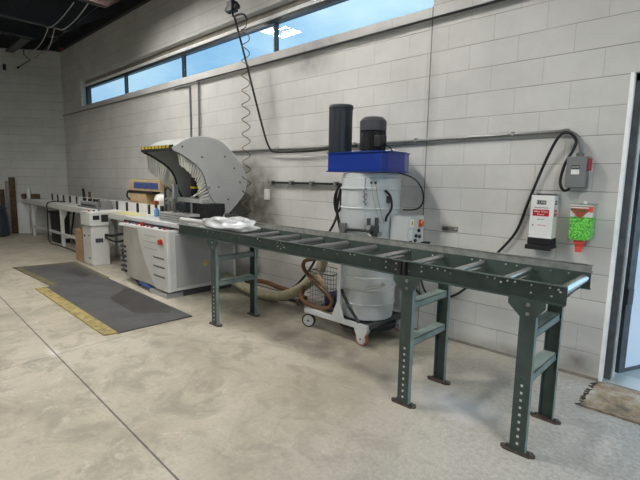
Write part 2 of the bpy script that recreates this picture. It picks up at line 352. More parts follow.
# ------------------------------------------------------------------ the room
XR, YF, ZC = 16.0, -9.0, 4.75
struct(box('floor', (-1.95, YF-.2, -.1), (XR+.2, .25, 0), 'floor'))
w = G()
WX0, WX1, WZ0, WZ1 = 1.30, 10.20, 3.035, 3.60
DX0, DX1, DZ = 11.775, 12.75, 2.24
w.box((0, 0, 0), (DX0, .22, WZ0)); w.box((0, 0, WZ0), (WX0, .22, ZC+.055)); w.box((WX0, 0, WZ1), (WX1, .22, ZC+.055)); w.box((WX1, 0, WZ0), (XR, .22, ZC+.055))
w.box((DX0, 0, DZ), (DX1, .22, WZ0)); w.box((DX1, 0, 0), (XR, .22, WZ0))
struct(w.build('wall_back', 'wall_b', loc=(0, 0, 0)))
# the end wall meets the long wall at a slant, then runs square
g = G(); g.prism([(0, 0), (-1.65, -2.2), (-1.65, YF-.2), (-1.9, YF-.2), (-1.9, -2.1), (-.25, .10), (-.25, .22), (0, .22)], 'z', 0, ZC+.055); struct(g.build('wall_left', 'wall_l', loc=(0, 0, 0)))
g = G(); g.box((XR, -1.2, 0), (XR+.2, .22, ZC+.055)); g.box((XR, YF-.2, 0), (XR+.2, -5.4, ZC+.055)); g.box((XR, -5.4, 3.3), (XR+.2, -1.2, ZC+.055)); struct(g.build('wall_right', 'wall_p'))  # unseen bay opening added to bring daylight in from the right
struct(G().box((XR+.2, -12, -.06), (28, 6, -.005)).build('trim_8', 'concrete_out'))  # ground outside the added bay opening
struct(box('wall_front', (-1.65, YF-.2, 0), (XR, YF, ZC+.055), 'wall_p'))
# fluted deck overhead, flutes run along the long wall
c = G(); prof = []; y = YF-.1; k = 0
while y < .22:
    for dy, z in ((0, ZC), (.045, ZC), (.065, ZC+.05), (.13, ZC+.05)): prof.append((y+dy, z))
    y += .15
poly = prof+[(prof[-1][0], ZC+.12), (prof[0][0], ZC+.12)]
c.prism(poly, 'x', -1.9, XR+.1)
struct(c.build('ceiling', 'ceil', loc=(0, 0, ZC)))
struct(G().box((0, -.07, 4.43), (XR, 0, ZC)).build('trim_1', 'joist'))
struct(G().prism([(0, -.0), (-1.65, -2.2), (-1.65, -8.9), (-1.57, -8.9), (-1.57, -2.22), (.08, -.02)], 'z', 4.45, ZC).build('trim_2', 'joist'))
struct(G().box((10.196, -.003, 0), (10.205, .0, WZ0)).build('trim_3', 'jointgrey'))
struct(G().box((0, -.012, 0), (11.76, 0, .022)).build('trim_5', 'header'))

# open web steel joists across the shop
def joist(x, zb, m='joist', label='', name='steel_joist', ye=-.95):
    t = thing(name, label, 'roof joist', (x, -4.4, zb), 'open web joists under the dark roof deck')
    ch = G(); ch.box((x-.06, -8.85, zb), (x-.006, ye, zb+.045)); ch.box((x+.006, -8.85, zb), (x+.06, ye, zb+.045)); ch.build('bottom_chord', m, t)
    ch = G(); ch.box((x-.06, -8.85, ZC-.05), (x-.006, -.075, ZC)); ch.box((x+.006, -8.85, ZC-.05), (x+.06, -.075, ZC)); ch.build('top_chord', m, t)
    if zb < 4.2:
        wb = G(); wb.prism([(-8.85, zb+.02), (ye, zb+.02), (-.07, ZC-.25), (-.07, ZC), (-8.85, ZC)], 'x', x-.004, x+.004); wb.build('light_block_plate', m, t)  # added solid plate, shaped to block light from the upper wall
    wb = G(); y = -.15; up = True; zb_ = zb
    pts = []
    while y > -8.8: pts.append((x, y, ZC-.03 if up else zb+.02)); up = not up; y -= (-ye-.13 if len(pts) == 1 else .36)
    wb.tube(pts, .012, 6, smooth=False); wb.build('web', m, t); return t
joist(1.75, 4.18, label='first dark open web roof joist out from the far end wall')
joist(3.7, 3.93, label='deep dark open web joist that crosses low over the bending cables')
joist(5.35, 3.93, 'primer', label='red brown roof joist crossing at the top left of the photo')
for x, lb in ((7.2, 'dark roof joist above the hanging hose reel valve'), (9.1, 'dark roof joist over the roller conveyor'), (11., 'dark roof joist over the right conveyor end'), (12.9, 'dark roof joist over the doorway'), (14.6, 'dark roof joist nearest the right hand end wall')):
    joist(x, 4.3, label=lb)
# white cables and a thin cable up in the left corner
t = G(); t.tube([(1.95, -1.15, 3.86), (2.7, -1.2, 3.78), (3.3, -1.25, 3.80), (3.6, -1.25, 3.92)], .008, 6)
tag(t.build('ceiling_cable', 'dimcable', smooth=True), 'white cable sagging at left between the end wall and the low dark joist', 'cable', 'white cables under the roof')
t = G(); t.tube([(2.1, -1.02, 3.84), (2.8, -1.08, 3.72), (3.4, -1.15, 3.78), (3.7, -1.18, 3.92)], .008, 6)
tag(t.build('ceiling_cable', 'dimcable', smooth=True), 'lower of two white cables sagging beside the end wall under the joist', 'cable', 'white cables under the roof')
t = G(); t.tube([(3.72, -1.30, 3.90), (4.1, -1.32, 3.84), (4.7, -1.35, 3.84), (5.2, -1.35, 3.92)], .008, 6)
tag(t.build('ceiling_cable', 'dimcable', smooth=True), 'white cable bending up to the red brown joist, upper of the pair', 'cable', 'white cables under the roof')
t = G(); t.tube([(3.74, -1.18, 3.92), (4.2, -1.2, 3.80), (4.85, -1.22, 3.80), (5.32, -1.2, 3.92)], .008, 6)
tag(t.build('ceiling_cable', 'dimcable', smooth=True), 'white cable bending up to the red brown joist, lower of the pair', 'cable', 'white cables under the roof')
t = G(); t.tube([(.3, -.62, 4.12), (3., -.80, 4.10), (5.6, -.88, 4.11)], .006, 6, smooth=False)
tag(t.build('straight_wire', 'wire'), 'thin straight wire running up under the roof beside the long wall', 'cable')
t = thing('sprinkler_head', 'small red lamp by the corner under the dark roof', 'lamp', (1.0, -.25, 4.3))
G().cyl((1.0, -.25, 4.3), (1.0, -.25, 4.75), .012, seg=8).build('stem', 'primer', t); G().sph((1.0, -.25, 4.28), .03).build('bulb', 'cardred', t, smooth=True)
t = thing('wall_sensor', 'bent black cable end and plug hung high on the end wall', 'cable', (-.54, -.76, 4.0))
G().tube([(-.44, -.64, 4.46), (-.45, -.65, 4.33), (-.37, -.54, 4.21), (-.53, -.75, 4.04)], .010, 6, smooth=False).build('cable', 'black', t)
G().sph((-.545, -.765, 4.02), .028).build('plug', 'black', t)
t = G(); t.prism([(-.755, -1.02), (-.725, -.975), (-.70, -.99), (-.73, -1.035)], 'z', 3.95, 4.08); tag(t.build('wall_bracket', 'black'), 'tiny black bracket on the end wall at the left edge of photo', 'bracket')
t = G(); t.box((.25, -1.17, 4.16), (1.66, -1.02, 4.20)); t.box((.5, -1.1, 4.2), (.51, -1.09, ZC)); t.box((1.4, -1.1, 4.2), (1.41, -1.09, ZC)); tag(t.build('strip_channel', 'dgrey'), 'grey metal strip hung level under the first joist', 'metal strip')

# high strip window
fr = thing('window_1', '', '', (WX0, .12, WZ0)); del fr['label']; del fr['category']; fr['kind'] = 'structure'
f = G(); y0, y1 = .10, .17
f.box((WX0, y0, 3.52), (WX1, y1, WZ1)); f.build('window_header', 'header', fr)
f = G(); f.box((WX0, y0-.02, 3.475), (WX1, y1, 3.52)); f.build('window_flashing', 'reveal', fr)
f = G(); f.box((WX0, y0, 3.425), (WX1, y1, 3.475)); f.box((WX0, y0, WZ0), (WX1, y1, 3.055)); f.box((WX0, y0, 3.055), (WX0+.03, y1, 3.425)); f.box((WX1-.03, y0, 3.055), (WX1, y1, 3.425)); f.build('window_frame', 'darkframe', fr)
mull = [1.42, 3.39, 5.60, 7.885]
for x in mull: G().box((x-.011, y0, 3.055), (x+.011, y1, 3.425)).build('mullion', 'darkframe', fr)
xs = [WX0]+mull+[WX1]
for a, b in zip(xs[:-1], xs[1:]): G().box((a+.018, .132, 3.055), (b-.018, .138, 3.425)).build('pane', 'glass', fr)

# doorway at the right with its leaf folded outwards
struct(G().box((DX0, -.004, 0), (DX0+.006, .055, DZ)).build('trim_6', 'reveal'))
struct(G().box((DX0-.018, -.004, 0), (DX0, .0, DZ)).build('trim_7', 'reveal'))
d = thing('door_1', '', '', (DX0, .12, 0)); del d['label']; del d['category']; d['kind'] = 'structure'
f = G(); f.box((DX0, .055, 0), (DX0+.05, .19, DZ)); f.box((DX1-.05, .055, 0), (DX1, .19, DZ)); f.box((DX0, .055, DZ-.05), (DX1, .19, DZ)); f.build('door_frame', 'trimg', d)
G().box((DX0+.05, .10, 0), (DX0+.062, .125, DZ-.05)).build('door_stop', 'white', d)
G().box((DX0, 0, 0), (DX1, .24, .015)).build('door_threshold', 'alu', d)
R = Matrix.Rotation(math.radians(66), 3, 'Z'); pv = (DX0+.06, .20, 0)
f = G(); L0 = DX0+.06
f.box((L0, .18, .03), (L0+.07, .225, 2.17), R, pv); f.box((L0+.83, .18, .03), (L0+.9, .225, 2.17), R, pv); f.box((L0+.07, .18, 2.08), (L0+.83, .225, 2.17), R, pv); f.box((L0+.07, .18, .03), (L0+.83, .225, .06), R, pv); f.build('door_stile', 'trimg', d)
f = G(); f.box((L0+.07, .188, .06), (L0+.83, .218, 2.08), R, pv); f.build('door_panel', 'doorleaf', d)
f = G(); f.box((L0-.01, .165, .58), (L0+.05, .182, .70), R, pv); f.build('hinge', 'dgrey', d)
f = G(); f.box((L0-.01, .165, 1.6), (L0+.05, .182, 1.72), R, pv); f.build('hinge', 'dgrey', d)
tag(box('outdoor_ground', (9, .25, -.06), (16, 6, -.005), 'concrete_out'), 'pale concrete apron outside the open door', 'ground'); bpy.data.objects['outdoor_ground']['kind'] = 'structure'

# ------------------------------------------------------------------ lamps: two-bay troffers hung under the joists
def fixture(x, y, z, st, label, name='ceiling_light'):
    t = thing(name, label, 'ceiling light', (x, y, z), 'hanging shop lights')
    a_, b_ = .31, .29
    h = G(); h.box((x-a_, y-b_, z+.02), (x+a_, y+b_, z+.09)); h.box((x-a_, y-b_, z), (x+a_, y-b_+.03, z+.02)); h.box((x-a_, y+b_-.03, z), (x+a_, y+b_, z+.02)); h.box((x-a_, y-b_+.03, z), (x-a_+.03, y+b_-.03, z+.02)); h.box((x+a_-.03, y-b_+.03, z), (x+a_, y+b_-.03, z+.02)); h.box((x-a_+.03, y-.025, z), (x+a_-.03, y+.025, z+.02)); h.build('housing', 'white', t)
    em = mat('lamp_glow_%g' % st, (.9, .9, .9), .5, emis=(1, .975, .93), estr=st)
    for a, b in ((-b_+.03, -.025), (.025, b_-.03)): G().box((x-a_+.03, y+a, z+.006), (x+a_-.03, y+b, z+.016)).build('diffuser', em, t)
    G().tube([(x-.2, y, z+.09), (x-.2, y, ZC)], .004, 6, smooth=False).build('wire', 'steeldull', t); G().tube([(x+.2, y, z+.09), (x+.2, y, ZC)], .004, 6, smooth=False).build('wire', 'steeldull', t)
    return t
LS = 100
fixture(6.02, -1.59, 4.12, LS*.9, 'lit two bay ceiling light mirrored in the high window glass')
fixture(6.1, -5.2, 4.12, LS, 'lit two bay ceiling light over the open floor left of the camera')
fixture(9.4, -2.1, 4.12, LS*1.0, 'lit two bay ceiling light over the roller conveyor')
fixture(10.1, -5.9, 4.12, LS*.8, 'lit two bay ceiling light behind the camera')
fixture(2.3, -4.9, 4.12, LS*.35, 'lit two bay ceiling light over the far left floor')
fixture(13.6, -2.6, 4.12, LS*1.05, 'lit two bay ceiling light right of the doorway')

# ------------------------------------------------------------------ conduits and wall hardware
t = G(); t.tube([(.03, -.03, 2.925), (2, -.03, 2.92), (6, -.03, 2.915), (10.9, -.03, 2.93), (12.6, -.03, 2.935)], .013, 8)
tag(t.build('steel_conduit', 'conduit', smooth=True), 'long grey conduit running just below the high window', 'conduit', None)
t = G(); t.tube([(6.29, -.058, 2.91), (8.2, -.058, 2.905), (10.9, -.058, 2.92), (12.2, -.058, 2.925)], .010, 8)
tag(t.build('black_cable', 'rubber', smooth=True), 'black cable strapped in front of the long window conduit', 'cable')
t = G(); t.tube([(5.55, -.016, 2.885), (5.9, -.016, 2.885), (5.99, -.016, 2.86), (6.02, -.016, 2.75), (6.02, -.016, 1.5), (6.02, -.016, .002)], .015, 8)
tag(t.build('steel_conduit', 'conduit', smooth=True), 'left of the two conduits dropping down the wall behind the saw hood', 'conduit')
t = G(); t.tube([(6.29, -.03, 2.90), (6.29, -.03, 2.4), (6.29, -.03, 1.95), (6.33, -.03, 1.86), (6.42, -.03, 1.845), (9, -.03, 1.845), (11.18, -.03, 1.865), (11.38, -.035, 1.868), (11.475, -.045, 1.82), (11.507, -.055, 1.74), (11.507, -.055, 1.675)], .0145, 8)
tag(t.build('steel_conduit', 'conduit', smooth=True), 'grey conduit that drops behind the hood then runs level to the switch box', 'conduit')
for x, z in ((8.1, 1.845), (9.35, 1.85), (10.1, 1.857), (11.0, 1.863)):
    tag(G().box((x-.008, -.050, z-.018), (x+.008, 0, z+.022)).build('conduit_strap', 'steeldull'), {8.1: 'small steel strap on the level conduit by the hanging hose', 9.35: 'small steel strap on the conduit behind the dark silencer', 10.1: 'small steel strap on the level conduit right of the motor', 11.0: 'small steel strap on the level conduit left of the switch box'}[x], 'strap', 'straps on the level conduit')
# disconnect switch
t = thing('disconnect_switch', 'grey electrical disconnect box with red side handle on the wall', 'switch box', (11.51, 0, 1.445))
box('enclosure', (11.44, -.10, 1.445), (11.565, 0, 1.675), 'ebox', t, .006)
box('lid', (11.435, -.108, 1.45), (11.57, -.10, 1.67), 'ebox', t, .003)
box('data_label', (11.47, -.1095, 1.545), (11.523, -.108, 1.58), 'label', t); box('data_label', (11.47, -.1095, 1.582), (11.523, -.108, 1.612), 'dgrey', t)
text('label_text', 'DANGER', .011, (11.497, -.110, 1.597), '-y', 'label', t)
g = G(); g.box((11.57, -.10, 1.57), (11.59, -.06, 1.66)); g.build('handle', 'handlered', t, bevel=.004, label='red lever handle')
g = G().cyl((11.507, -.055, 1.67), (11.507, -.055, 1.70), .026, seg=12); g.build('conduit_hub', 'conduit', t, smooth=True)
# cables by the switch
t = G(); t.tube([(11.46, -.05, 1.442), (11.42, -.06, 1.425), (11.39, -.06, 1.49), (11.41, -.055, 1.62), (11.455, -.05, 1.72), (11.47, -.05, 1.79), (11.43, -.070, 1.845), (11.36, -.070, 1.83), (11.27, -.04, 1.65), (11.16, -.025, 1.32), (11.08, -.025, 1.07), (10.93, -.03, .86), (10.75, -.03, .60), (10.58, -.03, .44), (10.40, -.03, .385), (10.27, -.03, .37), (10.17, -.03, .43), (10.13, -.03, .60), (10.14, -.03, .80)], .0105, 8)
tag(t.build('power_cable', 'rubber', smooth=True), 'black power cable looping from the switch box down behind the conveyor', 'cable')
t = G(); t.tube([(10.15, -.05, .85), (10.22, -.05, .60), (10.28, -.05, .44), (10.36, -.05, .40), (10.45, -.05, .48), (10.50, -.05, .62)], .009, 8)
tag(t.build('power_cable', 'rubber', smooth=True), 'slack black cable loop hanging between conveyor and wall near the drum', 'cable')
# safety wipes dispenser box
t = thing('wipes_dispenser', 'white box with red banner in a black wall holder', 'dispenser', (11.3, 0, .965))
box('carton', (11.212, -.115, 1.02), (11.378, -.012, 1.385), 'label', t, .002)
box('carton_top', (11.212, -.115, 1.385), (11.378, -.012, 1.391), 'dgrey', t)
g = G(); g.box((11.202, -.125, .975), (11.388, -.0, 1.0)); g.box((11.202, -.155, .965), (11.388, -.125, 1.0)); g.box((11.207, -.122, 1.0), (11.383, -.0, 1.055)); g.build('holder', 'black', t, bevel=.004)
box('back_plate', (11.22, -.012, .98), (11.36, 0, 1.395), 'black', t)
box('brand_patch', (11.255, -.1165, 1.315), (11.322, -.115, 1.345), 'black', t); text('brand_text', 'ULINE', .0235, (11.2885, -.1175, 1.330), '-y', 'label', t, sx=1.0)
text('small_text', 'Industrial Cleaning', .0135, (11.29, -.116, 1.290), '-y', 'dgrey', t)
box('red_banner', (11.23, -.1165, 1.225), (11.348, -.115, 1.275), 'red', t); text('banner_text', 'Safety Wipes', .0195, (11.289, -.1175, 1.260), '-y', 'label', t); text('banner_text', 'Towels', .0175, (11.289, -.1175, 1.238), '-y', 'label', t)
text('small_text', '100 Count', .011, (11.29, -.116, 1.200), '-y', 'dgrey', t); text('small_text', 'Heavy Duty', .012, (11.3, -.116, 1.155), '-y', 'red', t); text('small_text', 'S-1', .012, (11.205, -.116, 1.055+.02), '-y', 'dgrey', t); text('small_text', '8', .025, (11.237, -.116, 1.15), '-y', 'dgrey', t)
box('side_patch', (11.378, -.088, 1.315), (11.3795, -.048, 1.345), 'black', t); text('side_text', 'ULINE', .012, (11.3798, -.068, 1.330), '+x', 'label', t); box('side_banner', (11.378, -.095, 1.225), (11.3795, -.04, 1.275), 'red', t)
text('side_text', 'Safety', .014, (11.3798, -.067, 1.255), '+x', 'label', t)
# ear plug dispenser
t = thing('earplug_dispenser', 'clear wall dispenser full of neon green foam earplugs', 'dispenser', (11.568, 0, .98))
g = G(); g.prism([(11.49, -.115), (11.64, -.115), (11.64, 0), (11.49, 0)], 'z', 1.325, 1.332); g.build('lid', 'clearp', t)
g = G(); g.prism([(11.49, 1.335), (11.64, 1.335), (11.64, 1.16), (11.64, 1.075), (11.613, 1.06), (11.613, 1.03), (11.508, 1.03), (11.49, 1.06)], 'y', -.12, -.003); g.build('clear_bin', 'clearp', t)
g = G(); g.prism([(11.496, 1.235), (11.634, 1.235), (11.634, 1.08), (11.606, 1.066), (11.513, 1.066), (11.496, 1.08)], 'y', -.114, -.008); g.build('foam_plugs', 'plugs', t)
g = G(); g.box((11.492, -.1185, 1.238), (11.638, -.1165, 1.325)); g.build('backing_card', 'label', t)
g = G(); g.prism([(11.494, 1.315), (11.618, 1.315), (11.618, 1.285), (11.556, 1.225), (11.494, 1.285)], 'y', -.1225, -.1205); g.build('header_card', 'cardred', t)
box('card_flag', (11.613, -.1225, 1.275), (11.638, -.1205, 1.315), 'plugred', t); box('card_stripe', (11.494, -.124, 1.300), (11.613, -.1225, 1.309), 'label', t); text('card_text', 'EAR PLUGS', .018, (11.554, -.124, 1.280), '-y', 'cardgreen', t, bold=.0004)
g = G(); g.cyl((11.561, -.07, 1.0), (11.561, -.07, 1.05), .030, seg=16); g.box((11.528, -.105, 1.035), (11.594, -.03, 1.062)); g.cyl((11.561, -.09, .975), (11.561, -.09, 1.01), .022, seg=14); g.build('outlet_knob', 'plugred', t, smooth=True)
G().cyl((11.573, -.06, 1.332), (11.573, -.06, 1.35), .012, seg=10).build('lid_pin', 'label', t)
# small steel bracket plate and white outlet
t = thing('wall_plate', 'small dull metal bracket bolted to the wall above the conveyor', 'bracket', (10.49, 0, 1.03))
box('plate', (10.41, -.012, 1.028), (10.565, 0, 1.070), 'steeldull', t, .002); g = G(); g.box((10.43, -.04, 1.035), (10.47, -.012, 1.06)); g.build('clip', 'dgrey', t)
for x in (10.425, 10.55): G().cyl((x, -.02, 1.05), (x, -.012, 1.05), .007, seg=8).build('screw', 'bolt', t)
tag(G().box((7.84, -.03, 1.20), (7.93, 0, 1.34)).build('wall_outlet', 'white', bevel=.004), 'small white outlet box on the stained wall right of the saw', 'outlet')
# air pipe rail on wall
t = thing('air_rail', 'black square rail fixed along the wall left of the dust collector', 'rail', (8.6, 0, 1.43))
box('bar', (7.95, -.05, 1.415), (9.30, -.02, 1.44), 'black', t)
for x in (8.0, 8.37, 8.72, 9.1):
    box('clamp', (x-.02, -.06, 1.40), (x+.02, 0, 1.455), 'steeldull', t)
    G().tube([(x, -.055, 1.405), (x+.0, -.075, 1.385), (x-.02, -.08, 1.36)], .006, 6).build('hook', 'steeldull', t)
t = thing('hose_loop', 'black hose loops hanging from the wall rail down beside the grey drum', 'hose', (9.15, -.05, .8))
g = G(); g.tube([(9.22, -.09, 1.425), (9.18, -.10, 1.36), (9.165, -.10, 1.24), (9.19, -.10, 1.12), (9.14, -.09, 1.0), (9.04, -.08, .86), (8.97, -.07, .74), (8.76, -.07, .43), (8.57, -.07, .22), (8.40, -.07, .09)], .014, 8); g.build('hose', 'rubber', t, smooth=True)
g = G(); g.tube([(9.25, -.09, 1.425), (9.23, -.12, 1.30), (9.20, -.12, 1.15), (9.24, -.12, 1.0), (9.28, -.12, .88)], .016, 8); g.build('hose', 'rubber', t, smooth=True)
g = G(); g.tube([(9.26, -.14, 1.42), (9.21, -.15, 1.34), (9.19, -.15, 1.24), (9.22, -.15, 1.13), (9.27, -.14, 1.18), (9.27, -.14, 1.35)], .014, 8); g.build('hose', 'rubber', t, smooth=True)
# hanging black air hose and brown coil
t = thing('hanging_air_hose', 'black air hose dropping in a line from the overhead valve to the conduit', 'hose', (7.55, -.22, 3.62))
g = G(); g.tube([(7.48, -.25, 4.6), (7.48, -.25, 3.62), (7.53, -.24, 3.45), (7.665, -.20, 3.0), (7.82, -.15, 2.45), (7.96, -.11, 2.0), (8.03, -.08, 1.84), (8.15, -.07, 1.805), (8.7, -.075, 1.80), (9.2, -.07, 1.825), (9.42, -.07, 1.835)], .0125, 8, n=8); g.build('hose', 'rubber', t, smooth=True)
g = G(); g.box((7.43, -.30, 3.56), (7.53, -.20, 3.68)); g.cyl((7.38, -.25, 3.58), (7.45, -.25, 3.64), .045, seg=12); g.cyl((7.55, -.25, 3.60), (7.60, -.25, 3.60), .035, seg=12); g.sph((7.50, -.26, 3.69), .03); g.build('valve', 'black', t, smooth=True)
g = G(); g.tube([(7.50, -.24, 3.50), (7.62, -.24, 3.50), (7.70, -.23, 3.48), (7.74, -.22, 3.42)], .012, 8); g.build('branch_pipe', 'black', t, smooth=True)
g = G(); pts = []
zt, zb = 3.44, .98; n = 170
for i in range(n+1):
    f_ = i/n; z = zt+(zb-zt)*f_; tt = f_*13.5
    rad = .052 if f_ > .03 else .02
    pts.append((7.64+rad*math.cos(tt*2*PI)-.02*f_, -.17+rad*math.sin(tt*2*PI)+.02*f_, z))
g.tube(pts, .0062, 6, smooth=False)
tag(g.build('coiled_hose', 'coil', smooth=True), 'thin brown coiled air hose hanging in a spiral behind the saw hood', 'hose')

# ------------------------------------------------------------------ roller conveyor
YN, YFR = -1.365, -.83      # outer faces of near and far rail
t = thing('roller_conveyor', 'long green roller conveyor on three leg stands running out from the saw', 'conveyor', (9.9, -1.1, 0))
def rail(yweb, out, x0=7.98, x1=11.815):
    """channel with both flanges turned outward"""
    y2 = yweb+out*.028
    g = G(); g.box((x0, min(yweb, yweb-out*.004), .868), (x1, max(yweb, yweb-out*.004), .968)); a, b = sorted((yweb, y2))
    g.box((x0, a, .964), (x1, b, .968)); g.box((x0, a, .868), (x1, b, .872)); return g
rail(YN+.028, -1).build('side_rail', 'green', t); rail(YFR-.028, 1).build('side_rail', 'green', t)
g = G(); g.box((7.98, YFR-.030, .968), (11.815, YFR-.024, 1.012)); g.box((7.98, YFR-.024, .968), (11.815, YFR+.012, .972)); g.box((7.98, YFR-.030, 1.008), (11.815, YFR+.010, 1.012)); g.build('guard_rail', 'guard', t, label='dusty grey guard strip')
yi0, yi1 = YN+.032, YFR-.032
xr = 11.785
while xr > 8.3:
    g = G(); g.cyl((xr, yi0+.006, .935), (xr, yi1-.006, .935), .0245, seg=24); g.cyl((xr, yi0-.008, .935), (xr, yi1+.008, .935), .006, seg=8)
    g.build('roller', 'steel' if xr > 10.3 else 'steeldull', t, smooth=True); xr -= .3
for x0 in (8.62, 9.75, 11.72):
    g = G(); g.box((x0, yi0, .875), (x0+.05, yi1, .915)); g.build('cross_member', 'green', t)
# bolts along the rails
def bolts(lst, y, d):
    for x, z in lst:
        G().cyl((x, y, z), (x, y+d*.007, z), .0055, seg=8).build('bolt', 'bolt', t)
near = [(11.775, .945), (11.735, .948), (11.645, .947), (11.645, .905), (11.745, .905), (11.56, .948), (11.52, .948), (11.45, .95), (11.41, .95), (11.15, .945), (11.10, .95), (11.06, .95), (10.99, .915), (10.90, .905), (10.99, .945), (10.80, .90), (10.80, .94), (10.72, .90), (10.72, .94), (10.45, .95), (10.41, .95), (9.70, .915), (9.66, .945), (9.62, .915), (9.66, .90), (9.62, .945), (10.15, .95), (9.35, .95), (8.65, .94), (8.55, .94)]
bolts(near, YN+.028, -1)
far = [(11.70, .95), (11.60, .95), (11.50, .94), (11.33, .95), (11.40, .95), (11.10, .95), (11.16, .95), (10.86, .94), (10.90, .94), (10.80, .94), (10.6, .95), (10.3, .94), (10.0, .94), (9.7, .94), (9.4, .94)]
bolts(far, YFR-.032, -1)
g = G(); g.box((10.83, YN-.002, .873), (10.855, YN+.027, .963)); g.box((10.865, YN-.002, .873), (10.885, YN+.027, .963)); g.build('splice_plate', 'black', t)
# leg stands
def stand(xc, zt=.868):
    for (yw, out, nm) in ((-1.360, -1, 'leg'), (-.845, 1, 'leg')):
        lw, ft = .082, .034; x0, x1 = xc-lw/2, xc+lw/2
        yi = yw+ (ft if out < 0 else -ft)
        ow = yw-.004*(-1 if out < 0 else 1)
        g = G(); a, b = sorted((yw, yw-out*.004)); g.box((x0, a, .012), (x1, b, zt))
        a, b = sorted((yw, yi)); g.box((x0, a, .012), (x0+.004, b, zt)); g.box((x1-.004, a, .012), (x1, b, zt))
        lg = g.build('leg', 'green', t)
        # right-hand flange strip, light from the right painted in as paler green
        g = G(); g.box((x1-.004, a, .012), (x1+.0015, b, zt)); g.build('lit_leg_edge', 'green2', lg)
        for k in range(9):
            z = .05+k*.042
            yy = yw+out*.0012
            G().box((xc-.006, yy-.0012, z), (xc+.006, yy+.0012, z+.013)).build('slot', 'hub', lg)
        for z in (.435,):
            G().cyl((xc, yw, z), (xc, yw+out*.006, z), .009, seg=8).build('leg_bolt', 'dgrey' if z < .5 else 'bolt', lg)
        g = G(); a, b = sorted((yw-out*.05, yw+out*.012)); g.box((xc-.075, a, 0), (xc+.072, b, .010)); g.cyl((xc-.075, (a+b)/2, 0), (xc-.075, (a+b)/2, .010), .020, seg=12); g.cyl((xc+.072, (a+b)/2, 0), (xc+.072, (a+b)/2, .010), .020, seg=12); fp = g.build('foot_plate', 'footp', t)
        for dx in (-.07, .067): G().cyl((xc+dx, (a+b)/2, .01), (xc+dx, (a+b)/2, .018), .007, seg=6).build('anchor', 'steeldull', fp)
        # gusset
        ya, yb = sorted((yw+out*.001, yw+out*.006))
        g = G(); g.prism([(xc-.105, .872), (xc+.085, .872), (xc+.085, .835), (xc+.030, .765), (xc-.030, .765), (xc-.105, .835)], 'y', ya, yb); gs = g.build('gusset_plate', 'green', t)
        G().cyl((xc, ya if out < 0 else yb, .845), (xc, (ya if out < 0 else yb)+out*.006, .845), .011, seg=8).build('gusset_bolt', 'steeldull', gs)
        G().cyl((xc, ya if out < 0 else yb, .795), (xc, (ya if out < 0 else yb)+out*.006, .795), .010, seg=8).build('gusset_bolt', 'steeldull', gs)
    for z in (.425, .675):
        g = G(); x0 = xc-.012; g.box((x0, -1.356, z-.022), (x0+.004+.04, -.849, z-.018)); g.box((x0+.040, -1.326, z-.022), (x0+.044, -.879, z+.026)); g.box((x0-.03, -1.326, z+.022), (x0+.044, -.879, z+.026)); g.build('cross_brace', 'green2', t)
for x in (8.675, 10.905, 11.645): stand(x)

# ------------------------------------------------------------------ long infeed table with fence
t = thing('infeed_table', 'long pale grey feed table with segmented fence reaching back to the far wall', 'table', (3.2, -.8, 0))
g = G(); g.prism([(-.60, -.86), (6.0, -.86), (6.0, -.44), (-.29, -.44)], 'z', .837, .872); g.build('table_top', 'white', t, bevel=.003)
g = G(); g.box((-.60, -.865, .775), (6.0, -.845, .868)); g.build('front_rail', 'cream', t, bevel=.003)
g = G(); g.box((-.29, -.455, .775), (6.0, -.44, .868)); g.build('rear_rail', 'mgrey', t)
xa = .06
while xa < 5.7:
    g = G(); g.box((xa, -.485, .872), (xa+.36, -.465, 1.03)); g.build('fence_plate', 'white', t, bevel=.003)
    g = G(); g.box((xa+.36, -.50, .872), (xa+.41, -.46, 1.025)); g.build('fence_gap', 'black', t)
    xa += .42
for xl in (.10, 2.25, 4.05):
    for yl in (-.93, -.42):
        pass
    g = G(); g.prism([(-.86, 0), (-.80, 0), (-.80, .55), (-.74, .68), (-.74, .775), (-.86, .775), (-.86, .68)], 'x', xl-.03, xl+.03); g.build('leg', 'cream', t)
    g = G(); g.prism([(-.44, 0), (-.50, 0), (-.50, .55), (-.56, .68), (-.56, .775), (-.44, .775), (-.44, .68)], 'x', xl-.03, xl+.03); g.build('leg', 'cream', t)
    g = G(); g.box((xl-.02, -.80, .72), (xl+.02, -.50, .775)); g.box((xl-.02, -.80, .16), (xl+.02, -.50, .20)); g.build('leg_brace', 'cream', t)
g = G(); g.box((.1, -.845, .23), (4.02, -.81, .28)); g.build('stretcher', 'cream', t)
g = G(); g.box((.1, -.49, .23), (4.02, -.46, .28)); g.build('stretcher', 'cream', t)
g = G(); g.tube([(2.5, -.66, .775), (2.6, -.74, .5), (2.7, -.8, .25), (3.2, -.8, .04), (3.8, -.78, .02)], .02, 6); tag(g.build('floor_cable', 'rubber', smooth=True), 'black cable hanging under the feed table to the floor', 'cable')
g = G(); g.tube([(1.75, -.60, .90), (1.60, -.80, .905), (1.50, -.885, .85), (1.50, -.89, .70), (1.45, -.88, .5), (1.50, -.9, .28), (1.65, -.92, .03), (2.2, -.90, .018), (2.9, -.90, .018), (3.6, -.92, .018)], .011, 6); tag(g.build('floor_cable', 'rubber', smooth=True), 'black cable draped over the far front edge of the feed table', 'cable')
t = thing('black_bin', 'black open tub standing under the far half of the feed table', 'bin', (1.55, -.62, 0))
g = G(); g.prism([(1.30, 0), (1.78, 0), (1.86, .66), (1.22, .66)], 'y', -.78, -.56); g.build('body', 'black', t, bevel=.01); g = G(); g.box((1.20, -.80, .64), (1.88, -.54, .68)); g.build('rim', 'rubber', t)
